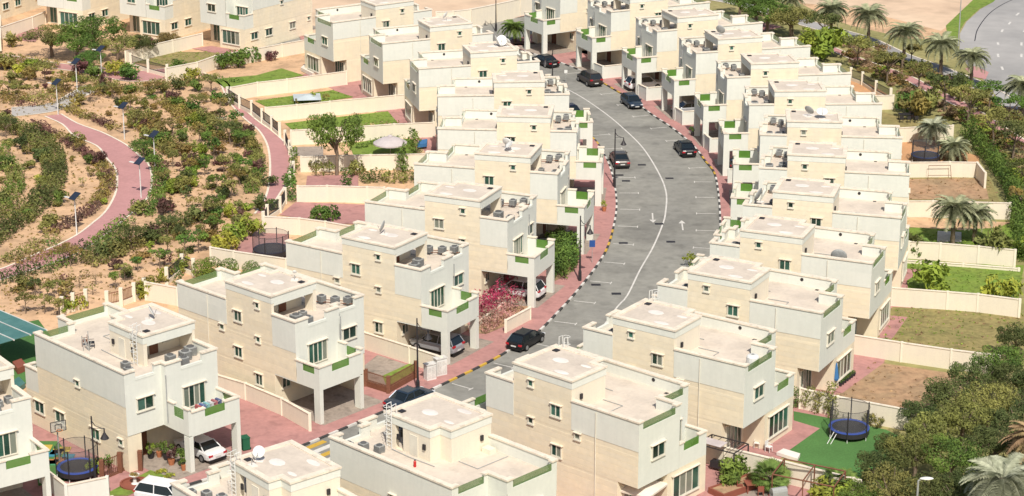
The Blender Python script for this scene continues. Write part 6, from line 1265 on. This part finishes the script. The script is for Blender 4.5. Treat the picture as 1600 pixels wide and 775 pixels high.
for a in ((-2.2, 2.2, -.85, -.7), (-2.2, 2.2, .7, .85), (-2.2, -2.05, -.7, .7), (2.05, 2.2, -.7, .7)): MB().box(*a, 0, .5).build('brick_edge', 'redwood', r)
MB().box(-2.05, 2.05, -.7, .7, 0, .42).build('soil', 'dirt', r)
r = empty('pergola', (*(16.04, 153.80), 0), R(-35), label='dark metal pergola frame beside the garden wall at lower right', cat='pergola')
for x in (-1.6, 1.6):
    for y in (-1.1, 1.1): MB().tube([(x, y, 0), (x, y, 2.3)], .06, 5).build('post', 'dark', r)
for x in (-1.6, 1.6): MB().tube([(x, -1.1, 2.3), (x, 1.1, 2.3)], .05, 5).build('beam', 'dark', r)
for y in (-1.1, 1.1): MB().tube([(-1.6, y, 2.3), (1.6, y, 2.3)], .05, 5).build('beam', 'dark', r)
for i in range(5): MB().tube([(-1.2 + i * .6, -1.1, 2.36), (-1.2 + i * .6, 1.1, 2.36)], .03, 4).build('slat', 'dark', r)
MB().box(-1.5, .3, -.9, .2, 2.40, 2.43).build('shade_cloth', 'canvas', r); MB().box(-.9, .9, -.3, .3, .3, .8).build('swing_seat', 'dark', r)
r = empty('metal_frame', (*(21.93, 148.61), 0), R(-28), label='brown metal awning frame at the bottom edge, lower right garden', cat='frame')
for x in (-2.4, 0, 2.4):
    MB().tube([(x, 1.2, 0), (x, 1.2, 2.4), (x, -1.2, 2.1), (x, -1.2, 0)], .06, 5).build('post', 'wood', r)
MB().tube([(-2.4, 1.2, 2.4), (2.4, 1.2, 2.4)], .06, 5).build('beam', 'wood', r); MB().tube([(-2.4, -1.2, 2.1), (2.4, -1.2, 2.1)], .06, 5).build('beam', 'wood', r)
r = empty('barbecue', (*(19.71, 148.28), .04), R(20), label='grey covered barbecue behind the red brown table', cat='barbecue'); MB().box(-.6, .6, -.3, .3, .3, .9).build('body', 'grey', r); MB().tube([(-.6, 0, .9), (.6, 0, .9)], .28, 10).build('lid', 'grey', r)
for x in (-.5, .5): MB().box(x - .04, x + .04, -.25, .25, 0, .3).build('leg', 'dark', r)
r = empty('gas_bottle', (*(19.21, 148.50), .04), 0, label='red gas bottle beside the grey barbecue', cat='gas bottle'); MB().lathe((0, 0), [(.18, 0), (.2, .1), (.2, .5), (.08, .62)], 10).build('bottle', mat('red_paint', (.55, .03, .03)), r); MB().lathe((0, 0), [(.05, .62), (.05, .7)], 6).build('valve', 'grey', r)
q = HL('R1', 3, 9); r = empty('goal_frame', (*(47.12, 231.93), .04), R(2), label='metal football goal frame standing before the cream wall', cat='goal')
MB().tube([(-1.3, 0, 0), (-1.2, .4, 1.5), (1.2, .4, 1.5), (1.3, 0, 0)], .04, 5).build('goal_post', 'wood', r); MB().tube([(-1.25, .1, .45), (1.25, .1, .45)], .03, 5).build('crossbar', 'wood', r)
table((47.68, 257.19), R(5), .9, .5, .8, 'dark', 'dark garden table beside the short pink path')
for i in range(3): chair(((46.94, 256.00)[0] + i * .9, (46.94, 256.00)[1]), R(90), 'dark', 'dark chair %s at the dark garden table' % ('left', 'middle', 'right')[i], .04)
for i in range(7):
    a, b = V2((27.56, 171.16)), V2((29.03, 173.48)); q = a.lerp(b, i / 6); r = empty('flower_pot', (q.x, q.y, .04), 0, label='small dark pot, %s in the row along the villa wall from the front' % ORD[i], cat='pot', group='row of small pots')
    MB().lathe((0, 0), [(.12, 0), (.17, .28), (.15, .28)], 8).build('pot', 'dark', r); o = link('plant', lmesh(bush_mesh('shrub', 1), ('shrub', 1), 'green'), r, (0, 0, .25), 0, scale=.2)
# carport plants of the first full villa
POTS = [((-27.98, 156.33),.55,'lime','yellowish potted plant left of the entrance steps'),((-27.37, 156.58),.5,'green','potted plant beside the entrance steps'),((-26.70, 156.09),.65,'green','large potted plant by the white sedan'),((-26.21, 155.12),.6,'purple','reddish potted plant in front of the white sedan'),((-25.41, 155.00),.65,'green','broad leaved potted plant near the column'),((-25.13, 154.04),.4,'green','plant in the orange pot at the column foot'),
        ((-21.63, 157.56),.5,'lime','climbing plant in a pot at the far column'),((25.28, 222.64),.4,'lime','small potted plant on a right row terrace'),((21.32, 250.20),.5,'green','potted green plant by a carport screen wall'),((9.70, 220.37),.5,'lime','potted plant at the pavement by the sixth left villa')]
for i, (p, s, m, l) in enumerate(POTS):
    r = empty('potted_plant', (p[0], p[1], .012), 0, label=l, cat='potted plant', group='potted plants'); MB().lathe((0, 0), [(s * .35, 0), (s * .5, .45), (s * .45, .45)], 10).build('pot', mat('terracotta', (.45, .17, .08)) if i % 2 else M['dark'], r)
    link('plant', lmesh(bush_mesh('loose', i % 5), ('loose', i % 5), m), r, (0, 0, .35), i, scale=(s, s, s * 1.2))
r = empty('garden_fountain', (*(-28.43, 151.46), .04), 0, label='small white planter bowl with flowers on the front lawn', cat='planter'); MB().lathe((0, 0), [(.35, 0), (.15, .15), (.12, .5), (.42, .75), (.40, .78)], 14).build('bowl', 'white_metal', r); MB().lathe((0, 0), [(1.15, 0), (1.15, .12), (1.0, .12), (1.0, .05)], 20).build('stone_ring', 'redwood', r); link('flowers', lmesh(bush_mesh('low', 1), ('low', 1), 'rust'), r, (0, 0, .7), 0, scale=.4)
r = empty('wheelie_bin', (*(-20.89, 158.06), 0), R(30), label='dark green wheelie bin behind the far carport column', cat='bin'); MB().box(-.3, .3, -.35, .35, .08, 1.0).build('bin_body', mat('bin_green', (.02, .12, .06)), r); MB().box(-.33, .33, -.38, .38, 1.0, 1.08).build('lid', mat('bin_green', (.02, .12, .06)), r)
for y in (-.25, .25): MB().tube([(.32, y - .03, .1), (.32, y + .03, .1)], .1, 8).build('wheel', TY, r)
def cabinet(p, ang, lab, s=1.0):
    r = empty('utility_cabinet', (p[0], p[1], 0), ang, label=lab, cat='utility box', group='utility boxes'); MB().box(-.45 * s, .45 * s, -.3, .3, 0, 1.35 * s).build('cabinet', 'white_metal', r); MB().box(-.5 * s, .5 * s, -.35, .35, 1.35 * s, 1.43 * s).build('roof_cap', 'paint', r)
    for x in (-.22 * s, .22 * s): MB().box(x - .19 * s, x + .19 * s, -.32, -.30, .15, 1.2 * s).build('door', 'paint', r)
cabinet((-6.94, 172.89), R(32), 'pale utility box left of the pair by the wall end'); cabinet((-6.10, 173.92), R(32), 'pale utility box right of the pair by the wall end', 1.1)
r = empty('glass_canopy', (*(-44.24, 177.37), 0), R(-44), label='large teal glass garden canopy at the left edge', cat='canopy')
for x in (-3.2, 3.2):
    for y in (-2.1, 2.1): MB().tube([(x, y, 0), (x, y, 2.9)], .06, 6).build('post', 'dark', r)
for i in range(3):
    for j in range(3): MB().box(-3.5 + i * 2.34, -1.2 + i * 2.34, -2.5 + j * 1.67, -.9 + j * 1.67, 2.95, 3.0).build('pane', 'teal', r)
for y in (-2.55, -.86, .81, 2.45): MB().box(-3.6, 3.6, y, y + .06, 2.92, 3.04).build('rafter', 'white_metal', r)
slab('paddling_pool', [(-42.00, 171.16), (-41.61, 172.31), (-40.76, 170.87), (-41.16, 169.73)], .05, .45, 'teal', 'small teal pool below the teal glass canopy', 'pool')
slab('red_sofa', [(-42.81, 175.40), (-42.20, 176.15), (-41.45, 174.66), (-42.03, 173.77)], .05, .6, 'redwood', 'reddish garden sofa under the teal canopy', 'sofa')
for i, c in enumerate([(.55, .40, .08), (.05, .25, .35), (.5, .2, .08), (.08, .3, .15)]):
    for j in range(3):
        a = V2((-36.82, 158.31)); o = MB().box(-.45, .45, -.45, .45, 0, .04).build('play_tile', mat('tile_%d' % i, c, .9), loc=(a.x + .3 + ((i + j) % 2) * 1.0 + j * .55, a.y - i * 1.0 - j * .4, .05), label='coloured foam play tile, %s of twelve from the villa side' % ORD[i * 3 + j], cat='play tile', group='foam play tiles')
